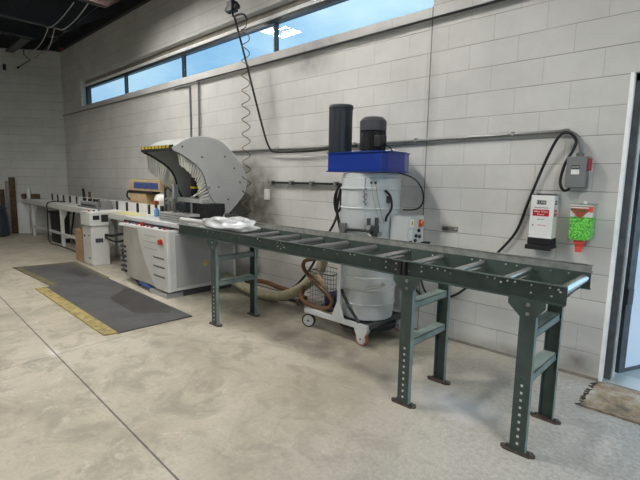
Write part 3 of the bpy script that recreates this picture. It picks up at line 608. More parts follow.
# length stop carriage on table
t = thing('stop_carriage', 'grey clamping carriage with knobs sitting on the feed table', 'machine stop', (3.6, -.72, .872))
box('base', (3.0, -.76, .872), (4.15, -.53, .905), 'steeldull', t, .004); box('body', (3.05, -.72, .905), (4.0, -.58, .985), 'mgrey', t, .006); box('slide', (3.2, -.755, .905), (3.85, -.72, .94), 'dgrey', t, .003); box('end_block', (4.0, -.74, .905), (4.15, -.55, 1.03), 'steeldull', t, .005)
for x in (3.12, 3.34, 3.6, 3.76): G().cyl((x, -.65, .985), (x, -.65, 1.04), .022, r2=.03, seg=10).build('knob', 'black', t, smooth=True)
tag(G().tube([(2.30, -.34, .0), (2.0, -.30, 1.12), (1.93, -.29, 1.17)], .03, 6, smooth=False).build('dark_lever', 'black'), 'dark lever leaning behind the far part of the feed table', 'lever')
tag(G().box((2.55, -.40, .0), (2.60, -.36, 1.14)).build('timber_stick', 'wood'), 'thin brown stick standing behind the feed table', 'stick')
# tall pieces near the far corner
DW = V((.6, .8, 0)); NW = V((.8, -.6, 0))       # along the slanted wall towards the corner, and out of it
def along(s0, s1, n0, n1, z0, z1):
    """upright board against the slanted end wall: s measured back from the corner, n out from the wall"""
    p = [-DW*s0+NW*n0, -DW*s1+NW*n0, -DW*s1+NW*n1, -DW*s0+NW*n1]
    return G().prism([(q.x, q.y) for q in p], 'z', z0, z1)
tag(along(1.20, 1.315, .03, .10, 0, 1.40).build('timber_post', 'wood', bevel=.004), 'tall dark brown timber post leaning at the far end of the table', 'timber')
tag(along(1.325, 1.42, .02, .06, 0, 1.30).build('timber_board', 'woodg', bevel=.004), 'pale grey board just left of the tall brown timber', 'board')
tag(along(1.46, 1.55, .02, .07, 0, 1.10).build('timber_post', 'wood', bevel=.004), 'short dark timber behind the slate blue bin', 'timber')
tag(along(.90, 1.19, .01, .04, 0, .76).build('white_board', 'white'), 'white board leaning on the end wall behind the table end', 'board')
for a, b_, lb in ((.96, 1.04, 'left of the small dark blocks at the far table end'), (.74, .82, 'middle of the small dark blocks at the far table end'), (.64, .73, 'right of the small dark blocks at the far table end')):
    tag(along(a, b_, .05, .12, .872, .995).build('wood_block', 'wood'), lb, 'block', 'dark blocks on the far table end')
tag(along(.85, .91, .05, .10, .872, 1.12).build('white_post', 'white'), 'short pale upright between the dark blocks on the table end', 'post')
t = thing('waste_bin', 'dark slate blue round bin at the left edge of the photo', 'bin', (-.35, -1.50, 0))
G().lathe((-.35, -1.50), [(.22, 0), (.27, .03), (.255, .45), (.225, .66), (.235, .68), (.20, .72), (.05, .75)], 32).build('body', 'bin', t, smooth=True)
G().lathe((-.35, -1.50), [(.24, .655), (.245, .66), (.245, .685), (.24, .69)], 32).build('lid_rim', 'bin', t, smooth=True)

# ------------------------------------------------------------------ pedestal control cabinet
t = thing('control_cabinet', 'slim cream white control pedestal standing before the feed table', 'cabinet', (4.6, -1.02, 0))
g = G(); g.prism([(4.42, 0.0), (4.80, 0.0), (4.80, .86), (4.42, .86)], 'y', -1.14, -.875)
g.build('body', 'cream', t, bevel=.006)
g = G(); g.box((4.425, -1.155, .02), (4.795, -1.14, .63)); dr = g.build('door', 'cream', t, bevel=.004)
G().cyl((4.52, -1.165, .48), (4.52, -1.155, .48), .022, seg=12).build('lock', 'black', dr); G().cyl((4.70, -1.165, .50), (4.70, -1.155, .50), .012, seg=12).build('lock', 'dgrey', dr); G().cyl((4.70, -1.165, .12), (4.70, -1.155, .12), .016, seg=12).build('lock', 'dgrey', dr)
box('head', (4.40, -1.17, .66), (4.815, -.87, .87), 'cream', t, .008); box('head_top', (4.395, -1.175, .87), (4.82, -.868, .885), 'white', t, .004)
box('display_window', (4.815, -1.12, .76), (4.818, -1.02, .83), 'black', t); box('display_window', (4.815, -.99, .72), (4.818, -.88, .84), 'black', t)
box('rating_label', (4.80, -1.09, .38), (4.803, -.97, .45), 'dgrey', t); box('switch', (4.80, -.95, .44), (4.81, -.91, .52), 'mgrey', t)
for y, m_ in ((-1.1, 'red'), (-1.02, 'dgrey'), (-.94, 'cyan')): G().cyl((4.6, y, .885), (4.6, y, .905), .018, seg=10).build('button', m_, t)
t = G(); t.tube([(4.81, -.93, .50), (4.95, -.88, .50), (5.25, -.86, .55), (5.6, -.87, .60), (5.9, -.88, .62)], .022, 8); t.tube([(4.81, -.93, .46), (5.0, -.90, .42), (5.3, -.92, .44), (5.65, -.90, .52), (5.9, -.9, .56)], .018, 8); tag(t.build('cable_bundle', 'rubber', smooth=True), 'black cable bundle between the control pedestal and the saw', 'cable')
tag(G().box((4.05, -1.16, 0), (4.38, -1.02, .56)).build('cardboard_box', 'card', bevel=.004), 'tall brown cardboard carton standing left of the control pedestal', 'box')
t = thing('valve_unit', 'grey pneumatic unit standing between pedestal and saw', 'machine unit', (5.35, -.75, 0))
box('frame', (5.05, -.80, 0), (5.75, -.55, .55), 'mgrey', t, .005); box('panel', (5.12, -.81, .08), (5.40, -.80, .45), 'steeldull', t, .003); box('panel', (5.45, -.81, .20), (5.68, -.80, .50), 'dgrey', t, .003); G().tube([(5.2, -.82, .3), (5.3, -.86, .2), (5.5, -.85, .12), (5.7, -.84, .1)], .015, 6).build('hose', 'rubber', t, smooth=True)

# ------------------------------------------------------------------ upcut saw
SX1 = 7.50
t = thing('cutting_saw', 'large cream and grey upcut saw with big C shaped grey hood', 'machine', (6.9, -.75, 0))
g = G(); g.prism([(6.02, -1.10), (6.10, -1.17), (6.5, -1.21), (7.0, -1.215), (SX1-.02, -1.215), (SX1-.02, -.25), (6.02, -.25)], 'z', .085, .80); g.build('base_cabinet', 'cream2', t, smooth=True, bevel=.006)
# front bulge: vented panel with the sweeping left edge
zz = [.085, .16, .25, .36, .50, .66, .83]; xx = [7.19, 7.10, 7.02, 6.93, 6.83, 6.75, 6.70]
g = G(); poly = [(x, z) for x, z in zip(xx, zz)]+[(SX1, .83), (SX1, .085)]
g.prism(poly, 'y', -1.24, -1.20); vp = g.build('front_panel', 'cream', t, bevel=.006)
for z in (.26, .38, .49, .575, .66, .735):
    x0 = 7.13 if z < .5 else 6.90
    g = G(); g.box((x0, -1.245, z), (7.44 if z < .5 else 7.24, -1.238, z+.012)); g.build('louvre', 'mgrey', vp)
for z in (.26, .38, .49):
    G().box((7.15, -1.2425, z-.014), (7.43, -1.2395, z-.001)).build('louvre_gap', 'dgrey', vp)
g = G(); g.cyl((7.385, -1.25, .695), (7.385, -1.24, .695), .045, seg=20); g.build('button_collar', 'plank', vp, smooth=True); g = G(); g.cyl((7.385, -1.285, .695), (7.385, -1.25, .695), .033, r2=.036, seg=20); g.build('stop_button', 'red', vp, smooth=True, label='red emergency stop button')
# far left corrugated edge
g = G(); pts = [(6.06, -1.02)]
for k in range(6):
    z = .13+k*.070; g.box((6.05, -1.20, z), (6.20, -1.06, z+.028))
g.build('vent_fins', 'dgrey', t)
# right end face
g = G(); g.box((SX1-.02, -1.215, .085), (SX1, -.25, .83)); g.build('end_frame', 'cream', t, bevel=.006)
g = G(); g.box((SX1, -1.13, .13), (SX1+.008, -.29, .78)); dp = g.build('end_door', 'mgrey', t, bevel=.004)
g = G(); g.box((SX1-.004, -1.24, .085), (SX1+.014, -1.205, .84)); g.build('corner_post', 'white', t, bevel=.006)
g = G(); g.prism([(-.755, .385), (-.695, .385), (-.725, .445)], 'x', SX1+.008, SX1+.010); g.build('warning_triangle', 'yellow', dp); g = G(); g.box((SX1+.008, -.755, .355), (SX1+.010, -.695, .378)); g.build('warning_text_plate', 'plank', dp); g = G(); g.prism([(-.73, .395), (-.72, .395), (-.724, .428)], 'x', SX1+.010, SX1+.0115); g.build('warning_mark', 'black', dp)
g = G(); g.box((6.25, -1.02, .0), (SX1-.03, -.30, .085)); g.build('plinth', 'dgrey', t); g = G(); g.box((7.02, -1.24, .0), (7.42, -1.18, .055)); g.build('plinth_rail', 'mgrey', t)
g = G(); g.box((7.42, -1.24, 0), (7.46, -.32, .06)); g.build('plinth_rail', 'mgrey', t)
g = G(); g.tube([(6.5, -1.12, .03), (6.7, -1.20, .06), (6.85, -1.20, .05), (7.0, -1.19, .03)], .028, 8); g.build('drain_hose', 'printblue', t, smooth=True)
g = G(); g.tube([(6.2, -1.06, .04), (6.35, -1.12, .05), (6.55, -1.15, .02), (6.62, -1.19, .03)], .026, 8); g.build('cable_loop', 'rubber', t, smooth=True)
# table above the cabinet and button strip
g = G(); g.box((6.05, -1.10, .86), (8.0, -.42, .905)); g.build('saw_table', 'lgrey2', t, bevel=.004)
g = G(); g.box((6.02, -1.12, .80), (7.38, -1.02, .86)); g.build('table_skirt', 'black', t)
g = G(); g.prism([(-1.235, .80), (-1.02, .80), (-1.02, .835), (-1.225, .828)], 'x', 6.12, 7.42); g.build('button_strip', 'lgrey2', t)
for k in range(11):
    x = 6.20+k*.11; m_ = ['red', 'dgrey', 'cyan', 'red', 'label', 'dgrey', 'red', 'dgrey', 'label', 'dgrey', 'red'][k]
    G().cyl((x, -1.16, .825), (x, -1.16, .846+(.02 if k == 5 else 0)), .018, seg=10).build('button', m_, t)
G().cyl((6.72, -1.17, .83), (6.72, -1.17, .88), .026, seg=12).build('button', 'red', t, smooth=True)
g = G(); g.box((7.50, -1.08, .80), (8.0, -.30, .86)); g.build('outfeed_shelf', 'dgrey', t)
# hood: outer/inner profile in the y-z plane, near plate at x=7.6, far plate at x=6.8
def arc(pts, n=6):
    P = [V((p[0], p[1], 0)) for p in pts]; Q = []
    for i in range(len(P)-1):
        a = P[max(i-1, 0)]; b = P[i]; c_ = P[i+1]; d_ = P[min(i+2, len(P)-1)]
        for k in range(n):
            u = k/n; q = .5*((2*b)+(-a+c_)*u+(2*a-5*b+4*c_-d_)*u*u+(-a+3*b-3*c_+d_)*u**3); Q.append((q.x, q.y))
    Q.append((P[-1].x, P[-1].y)); return Q
outer = arc([(-1.19, 1.815), (-1.13, 1.845), (-1.02, 1.91), (-.90, 1.95), (-.77, 1.966), (-.61, 1.95), (-.48, 1.90), (-.36, 1.80), (-.24, 1.67), (-.165, 1.54), (-.14, 1.42), (-.16, 1.31), (-.21, 1.23)], 4)+[(-.29, 1.14), (-.44, 1.01), (-.47, 1.005)]
inner = arc([(-.50, 1.02), (-.60, 1.135), (-.69, 1.25), (-.735, 1.37), (-.775, 1.50), (-.86, 1.61), (-.98, 1.69), (-1.10, 1.755), (-1.19, 1.79)], 4)
plate = outer+inner
g = G(); g.prism(plate, 'x', 7.585, 7.60); g.build('hood_plate', 'hood', t)
g = G(); g.prism(plate, 'x', 6.87, 6.885); g.build('hood_plate', 'hood', t)
band = outer[:]; thick = [(p[0]+ (-.75-p[0])*.012/.6, p[1]+(1.35-p[1])*.012/.6) for p in outer]
g = G(); g.prism(band+thick[::-1], 'x', 6.885, 7.585); g.build('hood_shell', 'hood', t)
g = G(); g.tube([(7.592, p[0], p[1]) for p in outer[::2]], .009, 6, smooth=False); g.build('hood_rim', 'lgrey2', t, smooth=True)
for y_, z_ in ((-1.06, 1.83), (-.47, 1.74), (-.80, 1.72), (-.57, 1.36), (-.33, 1.60), (-.43, 1.20), (-.24, 1.42)):
    G().cyl((7.60, y_, z_), (7.604, y_, z_), .012, seg=10).build('rivet', 'dgrey', t)
g = G(); g.box((6.88, -1.23, 1.772), (7.60, -1.185, 1.810)); g.build('hood_lip', 'black', t, bevel=.01)
g = G(); g.box((6.87, -1.215, 1.812), (7.60, -1.17, 1.842), Matrix.Rotation(math.radians(18), 3, 'X')); hz = g.build('hazard_strip', 'black', t)
for k in range(8):
    x = 6.90+k*.088
    g = G(); g.prism([(x, 1.808), (x+.05, 1.808), (x+.066, 1.834), (x+.016, 1.834)], 'y', -1.224, -1.216); g.build('yellow_stripe', 'yellow', hz)
# black inner edge of the far plate and brushes
g = G(); g.tube([(6.87, p[0], p[1]-.012) for p in inner[::2]], .015, 6, smooth=False); g.build('edge_seal', 'black', t, smooth=True)
def brush(x, pts, ln, cy, cz, step=.028, nm='brush'):
    g = G(); acc = 0.
    for i in range(len(pts)-1):
        a = V((x, *pts[i])); b = V((x, *pts[i+1])); L_ = (b-a).length
        while acc < L_:
            p = a.lerp(b, acc/L_); acc += step
            d_ = (V((x, cy, cz))-p).normalized(); d_ = (d_+V((0, 0, -.35))).normalized()
            l_ = ln*random.uniform(.85, 1.05); q = p+d_*l_; sd = V((0, d_.z, -d_.y))*.0075
            vs = [p-sd, p+sd, q+sd*.8, q-sd*.8]
            A = [g.bm.verts.new(v-V((.002, 0, 0))) for v in vs]; B = [g.bm.verts.new(v+V((.002, 0, 0))) for v in vs]
            g.bm.faces.new(A); g.bm.faces.new(B[::-1])
            for k in range(4): g.bm.faces.new((A[k], B[k], B[(k+1) % 4], A[(k+1) % 4]))
        acc -= L_
    return g.build(nm, 'bristle', t)
brush(7.575, inner[1:-4], .15, -1.0, 1.28, .042); brush(7.55, inner[1:-4], .14, -1.0, 1.26, .047)
brush(6.86, inner[5:-2], .25, -1.05, 1.15, .040); brush(6.84, inner[5:-2], .23, -1.05, 1.12, .045)
# vises, guides and blade gear under the hood
box('vise_block', (6.85, -1.0, .905), (7.18, -.80, 1.02), 'mgrey', t, .006); box('vise_block', (7.20, -1.02, .905), (7.62, -.82, 1.03), 'mgrey', t, .006)
box('guide_beam', (6.72, -.86, 1.16), (7.68, -.74, 1.215), 'mgrey', t, .005); box('gear_housing', (7.45, -.86, .93), (7.78, -.60, 1.16), 'black', t, .008); box('gear_housing', (6.88, -.78, .93), (7.10, -.60, 1.16), 'dgrey', t, .006)
box('motor_block', (7.15, -.80, 1.03), (7.44, -.62, 1.14), 'dgrey', t, .006); box('upright', (7.02, -.90, 1.02), (7.08, -.84, 1.38), 'mgrey', t); box('upright', (6.80, -.90, 1.0), (6.84, -.86, 1.36), 'dgrey', t); box('upright', (7.12, -.95, 1.02), (7.16, -.91, 1.20), 'steeldull', t)
g = G(); g.tube([(6.82, -.88, 1.36), (6.95, -.88, 1.30), (7.05, -.87, 1.24)], .01, 6, smooth=False); g.build('link_rod', 'black', t)
g = G(); g.tube([(7.35, -.82, 1.21), (7.52, -.78, 1.30), (7.60, -.70, 1.36)], .018, 8, smooth=False); g.build('cylinder_rod', 'steel', t)
box('clamp_head', (7.15, -.70, 1.22), (7.25, -.60, 1.47), 'black', t, .005); box('clamp_band', (7.145, -.705, 1.33), (7.255, -.595, 1.355), 'yellow', t); box('rear_panel', (6.90, -.44, .905), (7.575, -.40, 1.60), 'lgrey2', t, .006); box('rear_column', (7.0, -.40, .905), (7.5, -.3, 1.5), 'dgrey', t, .01)
for k in range(5): G().tube([(7.60+.03*k, -.74+.04*k, 1.14), (7.66+.03*k, -.72+.03*k, 1.05), (7.70+.02*k, -.66, .95)], .011, 6).build('air_line', 'black' if k % 2 else 'steeldull', t, smooth=True)
box('rear_block', (7.62, -.62, .905), (7.85, -.45, 1.02), 'dgrey', t, .006)
# things on and behind the saw
for x0, x1 in ((6.86, 7.17), (7.21, 7.61)):
    yv = -1.0 if x0 < 7 else -1.02
    for z in (.935, .965, .995): G().box((x0+.01, yv-.002, z), (x1-.01, yv, z+.006)).build('vise_groove', 'dgrey', t)
    G().box((x1, yv+.02, .92), (x1+.02, yv+.16, 1.0)).build('vise_jaw', 'black', t)
for x, y, z0, z1 in ((6.92, -.88, 1.02, 1.16), (7.30, -.90, 1.03, 1.16), (7.50, -.90, 1.03, 1.17), (6.98, -.94, 1.02, 1.13)): G().cyl((x, y, z0), (x, y, z1), .012, seg=8).build('guide_rod', 'steeldull', t, smooth=True)
G().box((7.18, -.93, 1.06), (7.42, -.90, 1.15)).build('front_guard', 'navy', t)
tag(G().box((7.62, -1.02, .905), (7.86, -.92, .955)).build('white_profile', 'whitefab', bevel=.01), 'short white block beside the vise on the saw table', 'block')
tag(G().cyl((7.72, -1.16, .99), (8.55, -1.17, .99), .028, seg=14).build('white_tube', 'whitefab', smooth=True), 'white tube lying on the conveyor start beside the plastic bag', 'tube')
def blob(name, c_, r_, m_, seed, n=3, amp=.25):
    g = G(); bmesh.ops.create_icosphere(g.bm, subdivisions=n, radius=1)
    rnd = random.Random(seed); ks = [(V([rnd.uniform(-1, 1) for _ in range(3)])*rnd.uniform(3, 9), rnd.uniform(0, 6)) for _ in range(9)]
    for v in g.bm.verts:
        d_ = 1+amp*sum(math.sin(v.co.dot(kk)+ph) for kk, ph in ks)/5
        if v.co.z < -.35: v.co.z = -.35-(v.co.z+.35)*.05
        v.co = V((c_[0]+v.co.x*r_[0]*d_, c_[1]+v.co.y*r_[1]*d_, c_[2]+(v.co.z+.35)*r_[2]*(d_ if v.co.z > -.3 else 1)))
    return g.build(name, m_, smooth=True)
tag(blob('plastic_bag', (8.60, -1.10, .966), (.37, .20, .078), 'foil', 4, 4, .26), 'crumpled clear plastic bag lying on the left end of the rollers', 'bag')
tag(G().box((4.9, -.84, .872), (5.98, -.60, .884)).build('yellow_strip', 'plank'), 'pale yellow strip lying on the feed table near the saw', 'strip')
# boxes on a low back shelf
t = thing('back_shelf', 'pale shelf behind the feed table holding cartons', 'shelf', (5.1, -.25, 0))
box('shelf_board', (4.2, -.43, .97), (5.9, -.06, 1.0), 'plank', t); 
for x in (4.25, 5.85):
    for y in (-.40, -.09): box('leg', (x-.02, y-.02, 0), (x+.02, y+.02, .97), 'mgrey', t)
tag(G().box((4.60, -.42, 1.0), (5.25, -.12, 1.19)).build('cardboard_box', 'card2', bevel=.004), 'tan cardboard carton at the bottom of the shelf stack', 'box')
t = thing('barcode_tray', 'black tray with cable resting on the tan carton', 'tray', (5.0, -.3, 1.19)); box('tray', (4.58, -.43, 1.19), (5.50, -.12, 1.235), 'black', t, .006); G().tube([(4.62, -.45, 1.22), (4.60, -.46, 1.13), (4.70, -.46, 1.08)], .015, 6).build('cord', 'black', t)
t = thing('cardboard_box', 'flat tan carton with blue printed panel on top of the shelf stack', 'box', (5.0, -.27, 1.235)); box('carton', (4.62, -.42, 1.235), (5.74, -.12, 1.41), 'card2', t, .004); box('printed_panel', (4.80, -.4225, 1.27), (5.68, -.42, 1.375), 'printblue', t); box('top_flap', (4.64, -.41, 1.41), (5.72, -.13, 1.42), 'plank', t)
t = thing('plastic_jug', 'white plastic jug between the carton stack and the saw', 'jug', (5.62, -.46, .905))
g = G(); g.lathe((5.66, -.33), [(.12, 1.0), (.135, 1.02), (.135, 1.13), (.11, 1.18), (.05, 1.21), (.035, 1.23)], 24); g.build('body', 'jug', t, smooth=True); G().cyl((5.66, -.33, 1.23), (5.66, -.33, 1.26), .04, seg=12).build('cap', 'label', t)
t = thing('spray_bottle', 'bottle with red head and blue body standing on the saw table', 'bottle', (6.28, -.75, .905))
G().lathe((6.28, -.75), [(.035, .905), (.04, .91), (.04, .99), (.015, 1.03)], 16).build('body', 'cyan', t, smooth=True); box('head', (6.215, -.78, 1.07), (6.30, -.72, 1.13), 'cardred', t, .01); G().cyl((6.26, -.75, 1.02), (6.26, -.75, 1.08), .02, seg=10).build('neck', 'dgrey', t)

# ------------------------------------------------------------------ dust collector
AX, AY = 9.885, -.42
t = thing('dust_collector', 'grey drum cyclone dust collector with blue fan housing on a wheeled cart', 'dust collector', (AX, AY, 0))
def on_cyl(px_angle, z, r=.276): return V((AX+r*math.cos(px_angle), AY+r*math.sin(px_angle), z))
G().lathe((AX, AY), [(.252, 1.535), (.262, 1.53), (.262, 1.50), (.272, 1.495), (.272, 1.415), (.285, 1.412), (.285, 1.395), (.276, 1.39), (.276, 1.235), (.284, 1.232), (.284, 1.222), (.277, 1.218), (.275, .96), (.262, .90), (.255, .62), (.245, .60)][::-1], 56).build('cyclone_body', 'lgrey', t, smooth=True)
G().lathe((AX, AY), [(.215, .185), (.238, .20), (.250, .33), (.258, .335), (.258, .345), (.252, .35), (.254, .47), (.262, .475), (.262, .488), (.255, .492), (.256, .575), (.268, .58), (.268, .60), (.256, .605)], 56).build('collection_drum', 'lgrey2', t, smooth=True)
g = G(); g.tube([on_cyl(-.95, .515, .255), on_cyl(-.92, .52, .31), on_cyl(-.45, .545, .33), on_cyl(-.42, .55, .255)], .010, 8); g.build('drum_handle', 'bolt', t, smooth=True)
hp = [(9.48, -.56), (9.55, -.66), (10.17, -.68), (10.20, -.62), (10.20, -.48), (10.20, -.36), (10.14, -.2), (10.05, -.12), (9.8, -.11), (9.6, -.2), (9.48, -.24)]
g = G(); g.prism(hp, 'z', 1.56, 1.715); g.build('fan_housing', 'blue', t, bevel=.006, label='gloss blue fan housing')
def grow(p, s): return [(AX-.02+(a-AX+.02)*s, AY+(b-AY)*s) for a, b in p]
g = G(); g.prism(grow(hp, 1.035), 'z', 1.715, 1.726); g.prism(grow(hp, 1.035), 'z', 1.548, 1.56); g.build('housing_flange', 'blue', t)
SXx, SYy = 9.50, -.43
G().lathe((SXx, SYy), [(.112, 1.726), (.112, 2.15), (.119, 2.155), (.119, 2.175), (.112, 2.187), (.03, 2.19)], 36).build('silencer', 'navy', t, smooth=True, label='dark upright silencer tube')
for k in range(5):
    a = -PI/2-.9+k*.5
    G().box((SXx+.112*math.cos(a)-.003, SYy+.112*math.sin(a)-.003, 1.74), (SXx+.112*math.cos(a)+.003, SYy+.112*math.sin(a)+.003, 2.15)).build('seam', 'navy', t)
g = G(); g.lathe((AX, AY), [(.095, 1.735), (.10, 1.74), (.10, 1.925), (.095, 1.93)], 36)
for k in range(28):
    a = 2*PI*k/28; p = V((AX+.098*math.cos(a), AY+.098*math.sin(a), 0)); q = V((AX+.116*math.cos(a), AY+.116*math.sin(a), 0))
    g.tube([p+V((0, 0, 1.75)), q+V((0, 0, 1.755)), q+V((0, 0, 1.915)), p+V((0, 0, 1.92))], .004, 4, smooth=False)
g.build('motor_body', 'motor', t, smooth=True); G().lathe((AX, AY), [(.118, 1.92), (.122, 1.925), (.122, 2.01), (.10, 2.035), (.085, 2.045), (.02, 2.05)], 30).build('motor_cowl', 'cowl', t, smooth=True)
box('terminal_box', (AX+.10, AY-.12, 1.77), (AX+.17, AY-.02, 1.87), 'motor', t, .006); g = G(); g.cyl((AX, AY, 1.726), (AX, AY, 1.74), .13, seg=24); g.build('motor_foot', 'dgrey', t)
g = G(); g.tube([(AX+.17, AY-.07, 1.80), (AX+.22, AY-.05, 1.77), (AX+.24, AY-.02, 1.728)], .008, 6); g.build('motor_lead', 'rubber', t, smooth=True)
g = G(); g.tube([(AX+.27, AY+.02, 1.55), (10.20, -.2, 1.50), (10.22, -.08, 1.40), (10.22, -.05, 1.28), (10.16, -.06, 1.21), (10.06, -.14, 1.20)], .007, 8); g.build('cable', 'rubber', t, smooth=True)
g = G(); g.tube([(AX+.25, AY-.13, 1.39), (AX+.30, AY-.12, 1.34), (AX+.31, AY-.11, 1.24), (AX+.27, AY-.12, 1.16), (AX+.26, AY-.12, 1.12)], .011, 8); g.build('cable', 'rubber', t, smooth=True)
# thin tubes and valve bolts on the front
FA = math.radians(-57)      # direction that faces the camera
for da in (.02, .15):
    p = on_cyl(FA+da+.05, 1.455, .274); q = on_cyl(FA+da+.05, 1.455, .284); G().cyl(p, q, .011, seg=10).build('nozzle', 'black', t)
    g = G(); g.tube([on_cyl(FA+da+.05, 1.45, .284), on_cyl(FA+da+.11, 1.35, .298), on_cyl(FA+da+.24, 1.2, .292), on_cyl(FA+da+.36, 1.10, .29)], .003, 6); g.build('thin_tube', 'creamhose', t, smooth=True)
g = G(); g.tube([on_cyl(FA-.12, 1.50, .272), on_cyl(FA-.13, 1.38, .295), on_cyl(FA-.12, 1.30, .292)], .004, 6); p = on_cyl(FA-.12, 1.28, .285)
g.build('chain', 'steeldull', t)
for k in range(7): G().sph(on_cyl(FA-.12+.025*(-1)**k, 1.40-.022*k, .290), .010, seg=8).build('chain_link', 'steeldull', t, smooth=True)
g = G(); p = on_cyl(-.35, 1.31, .285); g.box(p-V((.012, .018, .03)), p+V((.012, .018, .03))); g.build('latch', 'dgrey', t)
# discharge lever
p0 = V((9.80, -.705, 1.04)); g = G(); g.box((9.765, -.725, .97), (9.83, -.66, 1.09)); g.build('lever_bracket', 'steeldull', t, bevel=.004)
g = G(); g.tube([(9.81, -.71, 1.035), (10.10, -.71, 1.04)], .012, 8, smooth=False); g.build('lever_bar', 'black', t, smooth=True)
g = G(); g.box((10.09, -.73, 1.02), (10.15, -.64, 1.09)); g.cyl((10.12, -.73, 1.06), (10.12, -.76, 1.06), .03, seg=12); g.cyl((10.08, -.70, 1.09), (10.08, -.70, 1.15), .018, seg=10); g.cyl((10.15, -.68, 1.09), (10.15, -.68, 1.16), .018, seg=10); g.build('valve_body', 'dgrey', t)
g = G(); g.cyl((10.12, -.765, 1.075), (10.12, -.745, 1.075), .020, seg=12); g.build('gauge', 'bolt', t, smooth=True); g = G(); g.tube([(10.10, -.74, 1.03), (10.16, -.75, .99), (10.21, -.74, .975)], .009, 6); g.build('valve_lever', 'bolt', t, smooth=True)
box('valve_mount', (10.08, -.66, .99), (10.15, -.60, 1.03), 'steeldull', t)
# switch box
CX0, CX1, CY0, CY1, CZ0, CZ1 = 10.17, 10.35, -.50, -.25, .93, 1.175
sb = box('switch_box', (CX0, CY0, CZ0), (CX1, CY1, CZ1), 'lgrey', t, .004)
box('box_lid', (CX1, CY0+.006, CZ0+.006), (CX1+.010, CY1-.006, CZ1-.008), 'lgrey2', sb, .002)
xf = CX1+.010
box('warning_label', (xf, -.485, 1.075), (xf+.0015, -.425, 1.15), 'label', sb); g = G(); g.prism([(-.478, 1.10), (-.432, 1.10), (-.455, 1.142)], 'x', xf+.0015, xf+.003); g.build('warning_triangle', 'yellow', sb); g = G(); g.prism([(-.459, 1.106), (-.451, 1.106), (-.455, 1.13)], 'x', xf+.003, xf+.004); g.build('warning_mark', 'black', sb)
box('isolator_plate', (xf, -.345, 1.07), (xf+.006, -.285, 1.14), 'orange', sb, .003); G().cyl((xf+.006, -.315, 1.105), (xf+.026, -.315, 1.105), .022, seg=14).build('isolator_knob', 'orange', sb, smooth=True, label='orange rotary isolator knob')
box('info_label', (xf, -.49, .965), (xf+.0015, -.445, 1.06), 'label', sb)
for y, z, m_ in ((-.39, 1.0, 'black'), (-.345, 1.045, 'black'), (-.40, .96, 'black'), (-.33, .99, 'dgrey'), (-.475, .95, 'black')): G().cyl((xf, y, z), (xf+.014, y, z), .016, seg=12).build('push_button', m_, sb, smooth=True)
g = G(); g.cyl((10.30, -.27, .925), (10.42, -.24, .93), .012, seg=8); g.build('cable_gland', 'black', t)
# cart
X0, X1, Y0, Y1 = 9.33, 10.12, -.735, -.10
def chan(a, b, nm='cart_rail'): return G().box(a, b).build(nm, 'lgrey2', t, bevel=.003)
chan((X0, Y0, .150), (X1, Y0+.035, .195)); chan((X0, Y1-.035, .150), (X1, Y1, .195)); chan((X0, Y0+.035, .150), (X0+.035, Y1-.035, .195)); box('cart_rail', (X1-.035, Y0+.035, .150), (X1, Y1-.035, .195), 'dgrey', t)
G().box((X0+.36, Y0+.036, .165), (X1-.036, Y1-.036, .184)).build('drum_tray', 'black', t)
g = G(); g.lathe((AX, AY), [(.27, .10), (.28, .105), (.28, .15), (.27, .16)], 40); g.build('drum_base_ring', 'rubber', t, smooth=True)
def post(x, y):
    g = G(); g.box((x-.02, y-.02, .195), (x+.02, y+.02, .97)); g.build('post', 'lgrey2', t, bevel=.003)
post(9.78, -.712); post(9.63, -.13); post(10.10, -.13)
g = G(); g.prism([(9.70, .195), (9.86, .195), (9.80, .34), (9.76, .34)], 'y', -.735, -.729); g.build('gusset', 'lgrey2', t)
g = G(); g.tube([(9.80, -.715, .47), (9.90, -.725, .33), (10.02, -.72, .20)], .014, 8, smooth=False); g.build('brace_bar', 'navy', t, smooth=True)
g = G(); g.box((9.76, -.71, .93), (9.80, -.66, .97)); g.build('body_lug', 'lgrey2', t)
def caster(x, y, r, w_, fork, m_, a, wd=.05, sides=(-1, 1)):
    rt = Matrix.Rotation(a, 3, 'Z'); c_ = V((x, y, r)); ax = rt @ V((0, 1, 0))
    wl = G(); wl.cyl(c_-ax*w_/2, c_+ax*w_/2, r, seg=28); k = wl.build('wheel', m_, t, smooth=True)
    g = G(); g.cyl(c_-ax*(w_/2+.003), c_+ax*(w_/2+.003), r*.80, seg=24); g.build('hub', 'hub', k, smooth=True); g = G(); g.cyl(c_-ax*(w_/2+.012), c_+ax*(w_/2+.012), r*.15, seg=8); g.build('axle', 'dgrey', k)
    for s_ in sides:
        o_ = c_+ax*s_*(w_/2+.009); g = G(); d_ = rt @ V((1, 0, 0))
        vs = [o_+d_*(-.022)+V((0, 0, -.022)), o_+d_*.022+V((0, 0, -.022)), o_+d_*wd+V((0, 0, .150-r)), o_-d_*wd+V((0, 0, .150-r))]
        A = [g.bm.verts.new(v-ax*.002) for v in vs]; B = [g.bm.verts.new(v+ax*.002) for v in vs]
        g.bm.faces.new(A); g.bm.faces.new(B[::-1])
        for i in range(4): g.bm.faces.new((A[i], B[i], B[(i+1) % 4], A[(i+1) % 4]))
        g.build('caster_fork', fork, t)
caster(10.055, -.715, .062, .028, 'lgrey2', 'wheel', 0, .075); caster(9.365, -.700, .068, .026, 'hub', 'rubber', .45, .05, (1,)); caster(10.065, -.13, .058, .028, 'lgrey2', 'wheel', 0); caster(9.345, -.13, .058, .028, 'lgrey2', 'wheel', 0)
